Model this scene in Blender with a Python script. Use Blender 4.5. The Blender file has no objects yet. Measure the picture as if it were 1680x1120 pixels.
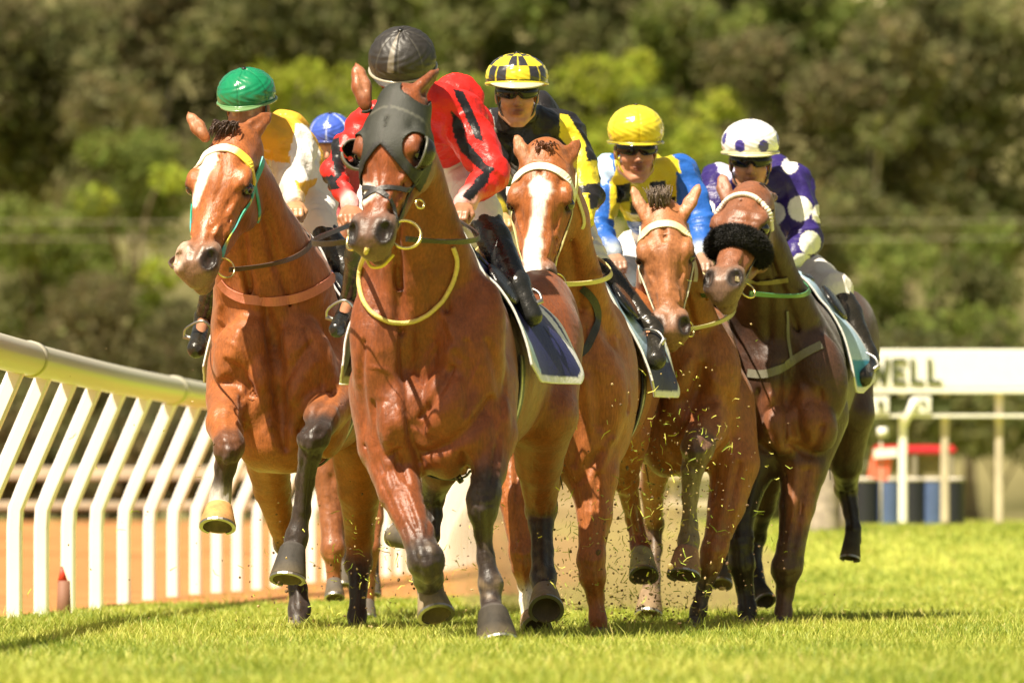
import bpy, bmesh, math, random
import numpy as np
from mathutils import Vector, Matrix

scene = bpy.context.scene
# ------------------------------------------------------------------ camera
F = 11500.0      # focal length in pixels of a 1680 px wide frame
H = 0.45         # lens height above the turf
YH = 850.0       # horizon row
cam_d = bpy.data.cameras.new('camera')
cam = bpy.data.objects.new('camera', cam_d)
scene.collection.objects.link(cam)
cam.location = (0, 0, H)
cam.rotation_euler = (math.radians(90), 0, 0)
cam_d.sensor_width = 36
cam_d.lens = F / 1680 * 36
cam_d.shift_y = (YH - 560) / 1680
cam_d.clip_start = 0.5
cam_d.clip_end = 3000
cam_d.dof.use_dof = True
cam_d.dof.focus_distance = 26.6
cam_d.dof.aperture_fstop = 4.3
scene.camera = cam
# ------------------------------------------------------------------ light
SUN_AZ, SUN_EL = -138.0, 60.0        # degrees, from +Y clockwise; elevation
az, el = math.radians(SUN_AZ), math.radians(SUN_EL)
sun_dir = Vector((math.sin(az) * math.cos(el), math.cos(az) * math.cos(el), math.sin(el)))
w = bpy.data.worlds.new('World'); scene.world = w; w.use_nodes = True
nt = w.node_tree
sky = nt.nodes.new('ShaderNodeTexSky'); sky.sky_type = 'NISHITA'; sky.sun_disc = False
sky.sun_elevation = el; sky.sun_rotation = az; sky.air_density = 1.0; sky.dust_density = 2.0
bg = nt.nodes['Background']; bg.inputs['Strength'].default_value = 0.055
tint = nt.nodes.new('ShaderNodeMix'); tint.data_type = 'RGBA'; tint.blend_type = 'MULTIPLY'; tint.inputs[0].default_value = 1; tint.inputs[7].default_value = (1.25, 1.0, .68, 1)   # warm tint over the sky colour, added to warm the fill light
nt.links.new(sky.outputs[0], tint.inputs[6]); nt.links.new(tint.outputs[2], bg.inputs[0])
sl = bpy.data.lights.new('sun', 'SUN'); sl.energy = 5.0; sl.angle = math.radians(0.5); sl.color = (1.0, 0.90, 0.72)
so = bpy.data.objects.new('sun', sl); scene.collection.objects.link(so)
so.rotation_euler = sun_dir.to_track_quat('Z', 'Y').to_euler()
scene.view_settings.view_transform = 'Standard'
scene.view_settings.look = 'None'
scene.view_settings.gamma = 1.0
scene.view_settings.exposure = 1.1
scene.render.engine = 'CYCLES'
scene.cycles.max_bounces = 6
scene.cycles.use_denoising = True

# ------------------------------------------------------------------ helpers
C = scene.collection
A3 = lambda *v: np.array(v, dtype=np.float64)

def P(px, py, D):
    """A place in the world: photo column, photo row and metres from the lens."""
    return A3((px - 840) / F * D, D, H + (YH - py) / F * D)

def proj(V):
    return V[:, 0] / V[:, 1] * F + 840, YH - (V[:, 2] - H) / V[:, 1] * F

def unit(v):
    v = np.asarray(v, float); return v / np.linalg.norm(v)

def tag(o, label=None, cat=None, group=None, kind=None):
    if label: o['label'] = label
    if cat: o['category'] = cat
    if group: o['group'] = group
    if kind: o['kind'] = kind
    return o

def empty(name, loc, label=None, cat=None, group=None):
    o = bpy.data.objects.new(name, None); C.objects.link(o)
    o.location = Vector(loc); o.empty_display_size = 0.2

    return tag(o, label, cat, group)

def link(name, me, mat=None, parent=None, label=None):
    """mesh made in world coordinates, linked (under parent)"""
    me.name = name
    o = bpy.data.objects.new(name, me); C.objects.link(o)
    if mat: me.materials.append(mat)
    if parent is not None:
        loc = Vector(parent.location)
        p = parent.parent
        while p is not None:
            loc += Vector(p.location); p = p.parent
        me.transform(Matrix.Translation(-loc))
        o.parent = parent
    if label: o['label'] = label
    return o

def mesh_np(V, Fq, col=None, smooth=True):
    """fast mesh from numpy arrays: V (n,3), Fq (m,k)"""
    me = bpy.data.meshes.new('m')
    V = np.ascontiguousarray(V, dtype=np.float32); Fq = np.ascontiguousarray(Fq, dtype=np.int32)
    me.vertices.add(len(V)); me.vertices.foreach_set('co', V.ravel())
    m, k = Fq.shape
    me.loops.add(m * k); me.loops.foreach_set('vertex_index', Fq.ravel())
    me.polygons.add(m)
    me.polygons.foreach_set('loop_start', np.arange(0, m * k, k, dtype=np.int32))
    me.polygons.foreach_set('loop_total', np.full(m, k, dtype=np.int32))
    me.polygons.foreach_set('use_smooth', np.full(m, smooth, dtype=bool))
    me.update(calc_edges=True)
    if col is not None: set_col(me, col)
    return me

def set_col(me, col):
    a = me.color_attributes.new('Col', 'FLOAT_COLOR', 'POINT')
    c = np.ones((len(me.vertices), 4), dtype=np.float32); c[:, :3] = col
    a.data.foreach_set('color', c.ravel())

def mesh_poly(verts, faces, smooth=False):
    me = bpy.data.meshes.new('m'); me.from_pydata([tuple(v) for v in verts], [], faces)
    if smooth: me.polygons.foreach_set('use_smooth', [True] * len(faces))
    me.update(); return me

# smooth pseudo noise built from warped sines (numpy)
_rng = np.random.default_rng(7)
_K = _rng.normal(size=(10, 3)); _K /= np.linalg.norm(_K, axis=1)[:, None]; _PH = _rng.uniform(0, 6.28, 10)
def wob(V, f, seed=0, n=6):
    s = np.zeros(len(V))
    for i in range(n):
        k = _K[(i + seed) % 10] * f * (0.7 + 0.13 * i); q = _K[(i + seed + 3) % 10] * f * 0.8
        s += np.sin(V @ k * 6.28 + _PH[i] + seed + 1.6 * np.sin(V @ q * 6.28 + seed * 1.7))
    return s / n

# ------------------------------------------------------------------ signed distance bodies
class Blob:
    def __init__(s, col=(.3, .1, .03)):
        s.pr = []; s.col = col
    def cone(s, a, ra, b, rb, col=None, k=.03, flat=None, sub=False):
        s.pr.append(('c', np.asarray(a, float), ra, np.asarray(b, float), rb, flat, col or s.col, k, sub)); return s
    def chain(s, pts, col=None, k=.03, flat=None, cols=None):
        for i in range(len(pts) - 1):
            s.cone(pts[i][0], pts[i][1], pts[i + 1][0], pts[i + 1][1], (cols[i] if cols else col), k, flat)
        return s
    def ell(s, c, r, R=None, col=None, k=.04, sub=False):
        s.pr.append(('e', np.asarray(c, float), np.asarray(r, float), None if R is None else np.asarray(R, float), 0, None, col or s.col, k, sub)); return s
    def ball(s, c, r, col=None, k=.03, sub=False):
        return s.ell(c, (r, r, r), None, col, k, sub)
    @staticmethod
    def dist(p, q):
        if p[0] == 'c':
            _, a, ra, b, rb, flat, *_r = p
            pa = q - a.astype(q.dtype); ba = (b - a)
            if flat is not None:
                n, f = flat; n = np.asarray(n, float)
                pa = pa + (f - 1) * (pa @ n.astype(q.dtype))[..., None] * n.astype(q.dtype)
                ba = ba + (f - 1) * float(ba @ n) * n
            l2 = max(float(ba @ ba), 1e-9)
            h = np.clip((pa @ ba.astype(q.dtype)) / l2, 0, 1)
            return np.sqrt(((pa - h[..., None] * ba.astype(q.dtype)) ** 2).sum(-1)) - (ra + (rb - ra) * h)
        _, c, r, R, *_r = p
        d = q - c.astype(q.dtype)
        if R is not None: d = d @ R.T.astype(q.dtype)     # rows of R are the ellipsoid's axes
        k0 = np.sqrt(((d / r.astype(q.dtype)) ** 2).sum(-1)); k1 = np.sqrt(((d / (r * r).astype(q.dtype)) ** 2).sum(-1)) + 1e-9
        return k0 * (k0 - 1) / k1
    @staticmethod
    def bounds(p):
        if p[0] == 'c':
            m = max(p[2], p[4])
            return np.minimum(p[1], p[3]) - m, np.maximum(p[1], p[3]) + m
        m = float(max(p[2])); return p[1] - m, p[1] + m
    def mesh(s, h=.009, disp=None, tau=.012, grow=0.0, cut=None):
        lo = np.min([s.bounds(p)[0] for p in s.pr if not p[8]], axis=0) - .05
        hi = np.max([s.bounds(p)[1] for p in s.pr if not p[8]], axis=0) + .05
        n = np.ceil((hi - lo) / h).astype(int) + 1
        G = np.full(n, .2, dtype=np.float32)
        ax = [(lo[i] + h * np.arange(n[i])).astype(np.float32) for i in range(3)]
        for p in s.pr:
            k = p[7]; b0, b1 = s.bounds(p); m = k + .03
            i0 = np.clip(np.floor((b0 - m - lo) / h).astype(int), 0, n - 1); i1 = np.clip(np.ceil((b1 + m - lo) / h).astype(int) + 1, 1, n)
            if np.any(i1 <= i0): continue
            sl_ = tuple(slice(i0[i], i1[i]) for i in range(3))
            q = np.stack(np.meshgrid(*[ax[i][sl_[i]] for i in range(3)], indexing='ij'), -1)
            d = s.dist(p, q).astype(np.float32) - (0 if p[8] else grow)
            g = G[sl_]
            if p[8]:
                d = -d; t = np.clip(.5 - .5 * (g - d) / k, 0, 1) if k > 0 else None
                G[sl_] = g * (1 - t) + d * t + k * t * (1 - t)
            else:
                t = np.clip(.5 + .5 * (d - g) / k, 0, 1)
                G[sl_] = d * (1 - t) + g * t - k * t * (1 - t)
        if cut is not None:      # half spaces kept: (point, normal) keeps the side the normal points away from
            q = np.stack(np.meshgrid(*ax, indexing='ij'), -1)
            for cp, cn in cut:
                G = np.maximum(G, ((q - np.asarray(cp, np.float32)) @ unit(cn).astype(np.float32)))
            del q
        V, Q = nets(G, lo, h)
        if disp is not None:
            V = V + normals(V, Q) * disp(V)[:, None]
        s.V, s.Q = V, Q; s.N = normals(V, Q)
        # colour: soft blend of the colours of the nearest shapes
        cols = []; 
        W = np.zeros(len(V)); CC = np.zeros((len(V), 3))
        q = V.astype(np.float32)
        for p in s.pr:
            if p[8] and p[6] is s.col: continue
            b0, b1 = s.bounds(p); sel = np.where(np.all((q > b0 - .06) & (q < b1 + .06), axis=1))[0]
            if not len(sel): continue
            d = np.abs(s.dist(p, q[sel])) if p[8] else np.clip(s.dist(p, q[sel]), -.004, None)
            wgt = np.exp(-d / (tau if not p[8] else .0035)) * (60 if p[8] else 1); W[sel] += wgt; CC[sel] += wgt[:, None] * np.asarray(p[6])
        W = np.maximum(W, 1e-12)
        CC /= W[:, None]; CC[W < 1e-9] = s.col
        s.C = CC
        return s

def normals(V, Q):
    a, b, c, d = V[Q[:, 0]], V[Q[:, 1]], V[Q[:, 2]], V[Q[:, 3]]
    fn = np.cross(c - a, d - b); N = np.zeros_like(V)
    for i in range(4):
        for j in range(3): N[:, j] += np.bincount(Q[:, i], fn[:, j], len(V))
    return N / (np.linalg.norm(N, axis=1)[:, None] + 1e-12)

def nets(G, lo, h):
    """surface nets over the grid G"""
    I = G < 0
    c = np.zeros(tuple(x - 1 for x in G.shape), dtype=np.uint8)
    for dx in (0, 1):
        for dy in (0, 1):
            for dz in (0, 1):
                c += I[dx:G.shape[0] - 1 + dx, dy:G.shape[1] - 1 + dy, dz:G.shape[2] - 1 + dz]
    act = (c > 0) & (c < 8); idx = np.argwhere(act)
    ids = np.full(act.shape, -1, dtype=np.int32); ids[act] = np.arange(len(idx))
    cor = [(x, y, z) for x in (0, 1) for y in (0, 1) for z in (0, 1)]
    val = {k: G[idx[:, 0] + k[0], idx[:, 1] + k[1], idx[:, 2] + k[2]] for k in cor}
    acc = np.zeros((len(idx), 3)); cnt = np.zeros(len(idx))
    for a in cor:
        for ax in range(3):
            if a[ax]: continue
            b = list(a); b[ax] = 1; b = tuple(b)
            va, vb = val[a], val[b]; m = (va < 0) != (vb < 0)
            t = np.where(m, va / np.where(m, va - vb, 1), 0)
            for i in range(3): acc[:, i] += np.where(m, a[i] + (t if i == ax else 0), 0)
            cnt += m
    V = lo + h * (idx + acc / cnt[:, None])
    Q = []
    for ax in range(3):
        o1, o2 = [(1, 2), (2, 0), (0, 1)][ax]
        sa = [slice(1, -1)] * 3; sb = [slice(1, -1)] * 3
        sa[ax] = slice(0, -1); sb[ax] = slice(1, None)
        A, B = I[tuple(sa)], I[tuple(sb)]
        e = np.argwhere(A != B)
        if not len(e): continue
        off = np.ones(3, int); off[ax] = 0; e = e + off
        flip = I[e[:, 0], e[:, 1], e[:, 2]]
        d1 = np.zeros(3, int); d1[o1] = 1; d2 = np.zeros(3, int); d2[o2] = 1
        g = lambda v: ids[v[:, 0], v[:, 1], v[:, 2]]
        q = np.stack([g(e - d1 - d2), g(e - d2), g(e), g(e - d1)], 1)
        q[~flip] = q[~flip][:, ::-1]
        Q.append(q)
    Q = np.concatenate(Q); Q = Q[(Q >= 0).all(1)]
    return V, Q

def in_poly(x, y, poly):
    r = np.zeros(len(x), bool); n = len(poly); j = n - 1
    for i in range(n):
        xi, yi = poly[i]; xj, yj = poly[j]
        c = ((yi > y) != (yj > y)) & (x < (xj - xi) * (y - yi) / (yj - yi + 1e-12) + xi)
        r ^= c; j = i
    return r

def paint(b, poly, col, rag=0.0, facing=True, freq=18, amt=1.0, soft=0):
    """colour a patch of a body inside an outline seen from the front (only the surface facing that way)"""
    x, y = proj(b.V)
    if rag:
        x = x + rag * wob(b.V, freq, 1); y = y + rag * wob(b.V, freq, 4)
    m = in_poly(x, y, poly)
    if facing: m &= b.N[:, 1] < .15
    k = m.astype(float)
    for _ in range(soft):
        a = np.zeros(len(k))
        for i in range(4): a += np.bincount(b.Q[:, i], k[b.Q[:, (i + 1) % 4]] + k[b.Q[:, i - 1]], len(k))
        n = np.bincount(b.Q.ravel(), None, len(k)) * 2; k = .4 * k + .6 * a / np.maximum(n, 1)
    k = k[:, None] * amt; b.C = b.C * (1 - k) + np.asarray(col) * k

def sculpt(b, strokes, D, back=.6):
    """raise (amp > 0) or press in (amp < 0) soft strokes on the forward surface: (outline points, half width, amp in m)"""
    x, y = proj(b.V); near = (b.N[:, 1] < .45) & (b.V[:, 1] < D + back); d_ = np.zeros(len(x))
    for pts, wd, amp in strokes:
        p = smooth_path(np.array(pts, float), 5) if len(pts) > 2 else np.array(pts, float)
        best = np.full(len(x), 1e9)
        for i in range(len(p) - 1):
            a, c = p[i], p[i + 1]; v = c - a; t = np.clip(((x - a[0]) * v[0] + (y - a[1]) * v[1]) / (v @ v + 1e-9), 0, 1)
            tt = (i + t) / (len(p) - 1); tp = wd * (.45 + .55 * np.sin(np.pi * np.clip(tt, .02, .98)))
            best = np.minimum(best, np.hypot(x - a[0] - t * v[0], y - a[1] - t * v[1]) / tp)
        d_ += amp * np.exp(-best ** 2)
    k = near * np.clip((.45 - b.N[:, 1]) / .4, 0, 1)
    b.V = b.V + b.N * (d_ * k)[:, None]; b.N = normals(b.V, b.Q)

def blob_obj(b, name, mat, parent, label=None):
    return link(name, mesh_np(b.V, b.Q, b.C), mat, parent, label)

def rot(axis, deg):
    return np.array(Matrix.Rotation(math.radians(deg), 3, Vector(axis)))

# ------------------------------------------------------------------ materials
def new_mat(name):
    m = bpy.data.materials.new(name); m.use_nodes = True
    return m, m.node_tree, m.node_tree.nodes['Principled BSDF']

def mat(name, col, rough=.5, metal=0, noise=0.0, scale=20, bump=0.0, bscale=60, spec=.5, coat=0, use_col=False, sheen=0, stretch=None, trans=0, bdist=.01):
    m, t, b = new_mat(name)
    b.inputs['Roughness'].default_value = rough; b.inputs['Metallic'].default_value = metal
    b.inputs['Specular IOR Level'].default_value = spec; b.inputs['Coat Weight'].default_value = coat
    b.inputs['Sheen Weight'].default_value = sheen
    b.inputs['Base Color'].default_value = (*col, 1)
    tc = t.nodes.new('ShaderNodeTexCoord'); src = None
    mp = t.nodes.new('ShaderNodeMapping'); t.links.new(tc.outputs['Object'], mp.inputs[0])
    if stretch: mp.inputs['Scale'].default_value = stretch
    if use_col:
        a = t.nodes.new('ShaderNodeVertexColor'); a.layer_name = 'Col'; src = a.outputs[0]
    if noise:
        n = t.nodes.new('ShaderNodeTexNoise'); n.inputs['Scale'].default_value = scale; n.inputs['Detail'].default_value = 6; n.inputs['Roughness'].default_value = .65
        t.links.new(mp.outputs[0], n.inputs['Vector'])
        r = t.nodes.new('ShaderNodeMapRange'); r.inputs[1].default_value = .3; r.inputs[2].default_value = .7
        r.inputs[3].default_value = 1 - noise; r.inputs[4].default_value = 1 + noise
        t.links.new(n.outputs[0], r.inputs[0])
        mx = t.nodes.new('ShaderNodeVectorMath'); mx.operation = 'SCALE'
        if src: t.links.new(src, mx.inputs[0])
        else: mx.inputs[0].default_value = col
        t.links.new(r.outputs[0], mx.inputs['Scale']); src = mx.outputs[0]
        rr = t.nodes.new('ShaderNodeMapRange'); rr.inputs[3].default_value = max(rough - .12, .05); rr.inputs[4].default_value = rough + .12
        t.links.new(n.outputs[0], rr.inputs[0]); t.links.new(rr.outputs[0], b.inputs['Roughness'])
    if src: t.links.new(src, b.inputs['Base Color'])
    if bump:
        n2 = t.nodes.new('ShaderNodeTexNoise'); n2.inputs['Scale'].default_value = bscale; n2.inputs['Detail'].default_value = 5
        t.links.new(mp.outputs[0], n2.inputs['Vector'])
        bp = t.nodes.new('ShaderNodeBump'); bp.inputs['Strength'].default_value = bump; bp.inputs['Distance'].default_value = bdist
        t.links.new(n2.outputs[0], bp.inputs['Height']); t.links.new(bp.outputs[0], b.inputs['Normal'])
    if trans: b.inputs['Transmission Weight'].default_value = trans
    return m

M = {}
m, t, b_ = new_mat('horse_coat'); M['coat'] = m
tc = t.nodes.new('ShaderNodeTexCoord'); vc = t.nodes.new('ShaderNodeVertexColor'); vc.layer_name = 'Col'
def _noise(sc, det, rough=.6, dist=0, vec=None):
    n = t.nodes.new('ShaderNodeTexNoise'); n.inputs['Scale'].default_value = sc; n.inputs['Detail'].default_value = det; n.inputs['Roughness'].default_value = rough; n.inputs['Distortion'].default_value = dist
    t.links.new(vec or tc.outputs['Object'], n.inputs['Vector']); return n
def _mr(src, a, b, c, d):
    r = t.nodes.new('ShaderNodeMapRange'); r.inputs[1].default_value = a; r.inputs[2].default_value = b; r.inputs[3].default_value = c; r.inputs[4].default_value = d
    t.links.new(src, r.inputs[0]); return r.outputs[0]
mph = t.nodes.new('ShaderNodeMapping'); mph.inputs['Scale'].default_value = (1, 1, .22); t.links.new(tc.outputs['Object'], mph.inputs[0])
n_big, n_mid, n_hair = _noise(4, 5, .6, .8), _noise(13, 6, .62, .6), _noise(150, 3, .6, 0, mph.outputs[0])
mul = t.nodes.new('ShaderNodeMath'); mul.operation = 'MULTIPLY'; t.links.new(_mr(n_mid.outputs[0], .3, .7, .80, 1.22), mul.inputs[0]); t.links.new(_mr(n_hair.outputs[0], .3, .7, .74, 1.26), mul.inputs[1])
sc_ = t.nodes.new('ShaderNodeVectorMath'); sc_.operation = 'SCALE'; t.links.new(vc.outputs[0], sc_.inputs[0]); t.links.new(mul.outputs[0], sc_.inputs['Scale']); t.links.new(sc_.outputs[0], b_.inputs['Base Color'])
t.links.new(_mr(n_big.outputs[0], .35, .65, .35, .54), b_.inputs['Roughness'])
b_.inputs['Specular IOR Level'].default_value = .40; b_.inputs['Sheen Weight'].default_value = .08
vn = t.nodes.new('ShaderNodeTexVoronoi'); vn.feature = 'DISTANCE_TO_EDGE'; vn.inputs['Scale'].default_value = 6.5
wv = t.nodes.new('ShaderNodeVectorMath'); wv.operation = 'ADD'; t.links.new(tc.outputs['Object'], wv.inputs[0]); ws = t.nodes.new('ShaderNodeVectorMath'); ws.operation = 'SCALE'; ws.inputs['Scale'].default_value = .35
t.links.new(n_big.outputs[1], ws.inputs[0]); t.links.new(ws.outputs[0], wv.inputs[1]); t.links.new(wv.outputs[0], vn.inputs['Vector'])
prev = None
for src, st, ds in ((n_big.outputs[0], .30, .04), (_mr(vn.outputs[0], 0, .07, 1, 0), .12, .004), (n_mid.outputs[0], .16, .010), (n_hair.outputs[0], .40, .004)):
    bp = t.nodes.new('ShaderNodeBump'); bp.inputs['Strength'].default_value = st; bp.inputs['Distance'].default_value = ds; t.links.new(src, bp.inputs['Height'])
    if prev: t.links.new(prev, bp.inputs['Normal'])
    prev = bp.outputs[0]
t.links.new(prev, b_.inputs['Normal'])
M['skin'] = mat('skin', (.5, .3, .2), .42, noise=.16, scale=26, bump=.1, bscale=90, use_col=True)
M['silk'] = mat('racing_silk', (.5, .5, .5), .38, noise=.08, scale=9, bump=.55, bscale=16, use_col=True, spec=.3, bdist=.025)
M['helmet_matte'] = mat('helmet_matte', (.5, .5, .5), .5, noise=.1, scale=14, bump=.25, bscale=40, use_col=True)
M['helmet'] = mat('helmet_cover', (.5, .5, .5), .25, noise=.05, scale=9, bump=.25, bscale=22, use_col=True, coat=.4)
M['cloth'] = mat('breeches', (.78, .76, .74), .6, noise=.05, scale=12, bump=.4, bscale=22, use_col=True, bdist=.02)
M['leather'] = mat('black_leather', (.012, .011, .010), .28, noise=.2, scale=20, bump=.4, bscale=30)
M['leather_col'] = mat('boot_leather', (.02, .02, .02), .25, noise=.15, scale=20, bump=.5, bscale=24, use_col=True, bdist=.015)
M['strap'] = mat('strap', (.5, .5, .5), .45, noise=.1, scale=40, bump=.2, bscale=90, use_col=True)
M['hoof'] = mat('hoof_horn', (.12, .1, .08), .72, spec=.2, noise=.35, scale=18, bump=.4, bscale=30, use_col=True, stretch=(1, 1, .4))
M['metal'] = mat('steel', (.42, .40, .37), .42, metal=1, noise=.2)
M['brass'] = mat('brass', (.75, .62, .25), .25, metal=1, noise=.1)
M['eye'] = mat('eye_gloss', (.008, .005, .004), .04, coat=1)
M['lens'] = mat('dark_lens', (.006, .006, .006), .12, spec=.4)
M['wool'] = mat('sheepskin', (.012, .011, .01), .8, noise=.3, scale=60, bump=1, bscale=120)
M['mane'] = mat('mane_hair', (.05, .035, .025), .5, noise=.4, scale=60, bump=.6, bscale=120, use_col=True)
M['mesh_hood'] = mat('hood_fabric', (.03, .034, .026), .6, noise=.15, scale=60, bump=.35, bscale=220)

# ------------------------------------------------------------------ small mesh makers
def tube(points, r, seg=8, name_r=None):
    """round cord through world points; r a number or a list"""
    pts = smooth_path(np.array(points, float), 5) if len(points) > 2 else np.array(points, float)
    n = len(pts); T = np.gradient(pts, axis=0); T /= np.linalg.norm(T, axis=1)[:, None] + 1e-12
    rr = np.interp(np.linspace(0, 1, n), np.linspace(0, 1, len(r)), r) if hasattr(r, '__len__') else np.full(n, r)
    up = A3(.13, .21, .97); V = []
    for i in range(n):
        u = unit(np.cross(T[i], up)); v = np.cross(T[i], u)
        for j in range(seg):
            a = 2 * math.pi * j / seg; V.append(pts[i] + rr[i] * (math.cos(a) * u + math.sin(a) * v))
    Fq = [(i * seg + j, i * seg + (j + 1) % seg, (i + 1) * seg + (j + 1) % seg, (i + 1) * seg + j) for i in range(n - 1) for j in range(seg)]
    faces = [tuple(f) for f in Fq] + [tuple(range(seg - 1, -1, -1)), tuple((n - 1) * seg + j for j in range(seg))]
    return mesh_poly(V, faces, True)

def smooth_path(p, k):
    """Catmull-Rom"""
    out = []; n = len(p)
    for i in range(n - 1):
        p0, p1, p2, p3 = p[max(i - 1, 0)], p[i], p[i + 1], p[min(i + 2, n - 1)]
        for j in range(k):
            t = j / k
            out.append(.5 * ((2 * p1) + (-p0 + p2) * t + (2 * p0 - 5 * p1 + 4 * p2 - p3) * t * t + (-p0 + 3 * p1 - 3 * p2 + p3) * t ** 3))
    out.append(p[-1]); return np.array(out)

def join_meshes(ms):
    bm = bmesh.new()
    for m in ms:
        bm.from_mesh(m)
    me = bpy.data.meshes.new('m'); bm.to_mesh(me); bm.free()
    for m in ms: bpy.data.meshes.remove(m)
    me.polygons.foreach_set('use_smooth', [True] * len(me.polygons))
    return me

def box_me(c, s, R=None, bevel=.0):
    bm = bmesh.new(); bmesh.ops.create_cube(bm, size=1)
    for v in bm.verts: v.co = Vector((v.co.x * s[0], v.co.y * s[1], v.co.z * s[2]))
    if bevel: bmesh.ops.bevel(bm, geom=bm.edges[:], offset=bevel, segments=2, affect='EDGES')
    if R is not None: bmesh.ops.rotate(bm, verts=bm.verts, matrix=Matrix(R))
    bmesh.ops.translate(bm, verts=bm.verts, vec=Vector(c))
    me = bpy.data.meshes.new('m'); bm.to_mesh(me); bm.free(); return me

from mathutils.bvhtree import BVHTree
def inside(bvh, p):
    """signed distance of a point to a body (negative inside)"""
    r = bvh.find_nearest(Vector(p))
    if r[0] is None: return 1.0
    v = Vector(p) - r[0]; return v.length * (1 if v.dot(r[1]) > 0 else -1)

def clear_of(bvhs, px, py, D, r, side):
    """the nearest place (column, depth) to the one read off the photo where a limb of radius r stands free of the bodies"""
    for sh in range(0, 64, 4):
        for k in range(16):
            d = D - .03 * k
            if all(inside(b, P(px + side * sh, py, d)) > r for b in bvhs): return px + side * sh, d
    return px, D

def bvh_of(b):
    return BVHTree.FromPolygons([tuple(v) for v in b.V], [tuple(q) for q in b.Q.tolist()])

def on_body(bvh, pxy, D0, lift=.004, dens=8):
    """points of a strap laid on a body's surface along an outline seen from the front"""
    pts = smooth_path(np.array(pxy, float), dens)
    out = []; nor = []; o = Vector((0, 0, H))
    for x, y in pts:
        d = Vector(P(x, y, 20.0)) - o
        hit = bvh.ray_cast(o, d.normalized())
        if hit[0] is not None:
            out.append(np.array(hit[0] + hit[1] * lift)); nor.append(np.array(hit[1]))
        else:
            out.append(None); nor.append(None)
    good = [i for i, v in enumerate(out) if v is not None]
    for i in range(len(out)):
        if out[i] is None:
            j = min(good, key=lambda g: abs(g - i)) if good else None
            D = out[j][1] if good else D0
            out[i] = P(pts[i][0], pts[i][1], D); nor[i] = nor[j] if good else A3(0, -1, 0)
    out = np.array(out); nor = np.array(nor)
    for _ in range(3):
        out[1:-1] = (out[:-2] + 2 * out[1:-1] + out[2:]) / 4
    return out, nor

def ribbon(pts, nor, wd, th=.004):
    """flat strap of width wd along pts, thickness th along nor"""
    n = len(pts); T = np.gradient(pts, axis=0); V = []
    for i in range(n):
        u = unit(np.cross(T[i], nor[i])); m = unit(nor[i])
        for a, b in ((-1, -1), (1, -1), (1, 1), (-1, 1)):
            V.append(pts[i] + u * wd / 2 * a + m * th / 2 * b)
    fs = [(i * 4 + j, i * 4 + (j + 1) % 4, (i + 1) * 4 + (j + 1) % 4, (i + 1) * 4 + j) for i in range(n - 1) for j in range(4)]
    fs += [(3, 2, 1, 0), tuple((n - 1) * 4 + j for j in range(4))]
    return mesh_poly(V, fs)

def band(b, planes, off=.006, th=.004, colf=None, near=None, flare=None):
    """a strap or cloth that wraps a body: the part of its surface between planes, lifted off it.
    planes: (point, normal) - the side the normal points to is cut away"""
    V, Q, N = b.V, b.Q, b.N
    keep = np.ones(len(Q), bool); c = V[Q].mean(1)
    for p, n in planes:
        keep &= ((c - np.asarray(p)) @ unit(n)) < .03
    if near is not None:
        keep &= np.linalg.norm(c - near[0], axis=1) < near[1]
    Qs = Q[keep]
    if not len(Qs): raise ValueError('empty band')
    u, inv = np.unique(Qs.ravel(), return_inverse=True); Vs = V[u]; Qs = inv.reshape(-1, 4)
    for _ in range(4):       # relax so that cloth bridges the small hollows
        A = np.zeros_like(Vs); w_ = np.zeros(len(Vs))
        for i in range(4):
            for j in ((i + 1) % 4, (i - 1) % 4):
                for k in range(3): A[:, k] += np.bincount(Qs[:, i], Vs[Qs[:, j], k], len(Vs))
                w_ += np.bincount(Qs[:, i], None, len(Vs))
        Vs = Vs * .5 + .5 * A / w_[:, None]
    Vs = Vs + N[u] * off
    if flare is not None: Vs = Vs + flare(Vs, N[u])
    bm = bmesh.new(); bv = [bm.verts.new(v) for v in Vs]
    for q in Qs:
        try: bm.faces.new([bv[i] for i in q])
        except ValueError: pass
    for p, n in planes:
        bmesh.ops.bisect_plane(bm, geom=bm.verts[:] + bm.edges[:] + bm.faces[:], plane_co=Vector(p), plane_no=Vector(unit(n)), clear_outer=True)
    me = bpy.data.meshes.new('m'); bm.to_mesh(me); bm.free()
    if len(me.vertices) == 0: raise ValueError('empty band')
    me.polygons.foreach_set('use_smooth', [True] * len(me.polygons))
    co = np.zeros(len(me.vertices) * 3); me.vertices.foreach_get('co', co); co = co.reshape(-1, 3)
    set_col(me, colf(co) if callable(colf) else np.tile(colf, (len(co), 1)))
    return me

def band_obj(me, name, mat_, parent, th=.005, label=None):
    o = link(name, me, mat_, parent, label)
    s_ = o.modifiers.new('thickness', 'SOLIDIFY'); s_.thickness = th; s_.offset = 1
    return o
# ------------------------------------------------------------------ ground
def sm(a, b, x):
    t = np.clip((np.asarray(x, float) - a) / (b - a), 0, 1); return t * t * (3 - 2 * t)
def gz(x, y):
    rx_ = sm(.4, 2.2, x)
    return .385 * (sm(38, 51, y) * rx_ + sm(66, 80, y) * (1 - rx_)) + .012 * np.sin(x * 1.7 + y * .6) * (np.asarray(y) > 0) * .5

RAIL = np.array([(22, -2.12), (28, -2.02), (31.5, -1.94), (33.9, -1.86), (36.5, -1.725), (39.1, -1.588), (41.7, -1.445), (43, -1.37), (46.9, -1.135), (50.8, -.888), (53.4, -.725), (56, -.565), (58.6, -.42), (61.2, -.30), (65.1, -.155), (68, -.07)])
def rail_x(y):
    y = np.asarray(y, float)
    return np.where(y < 68, np.interp(y, RAIL[:, 0], RAIL[:, 1]) - .22, -.29 + (y - 68) * .05)

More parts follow.
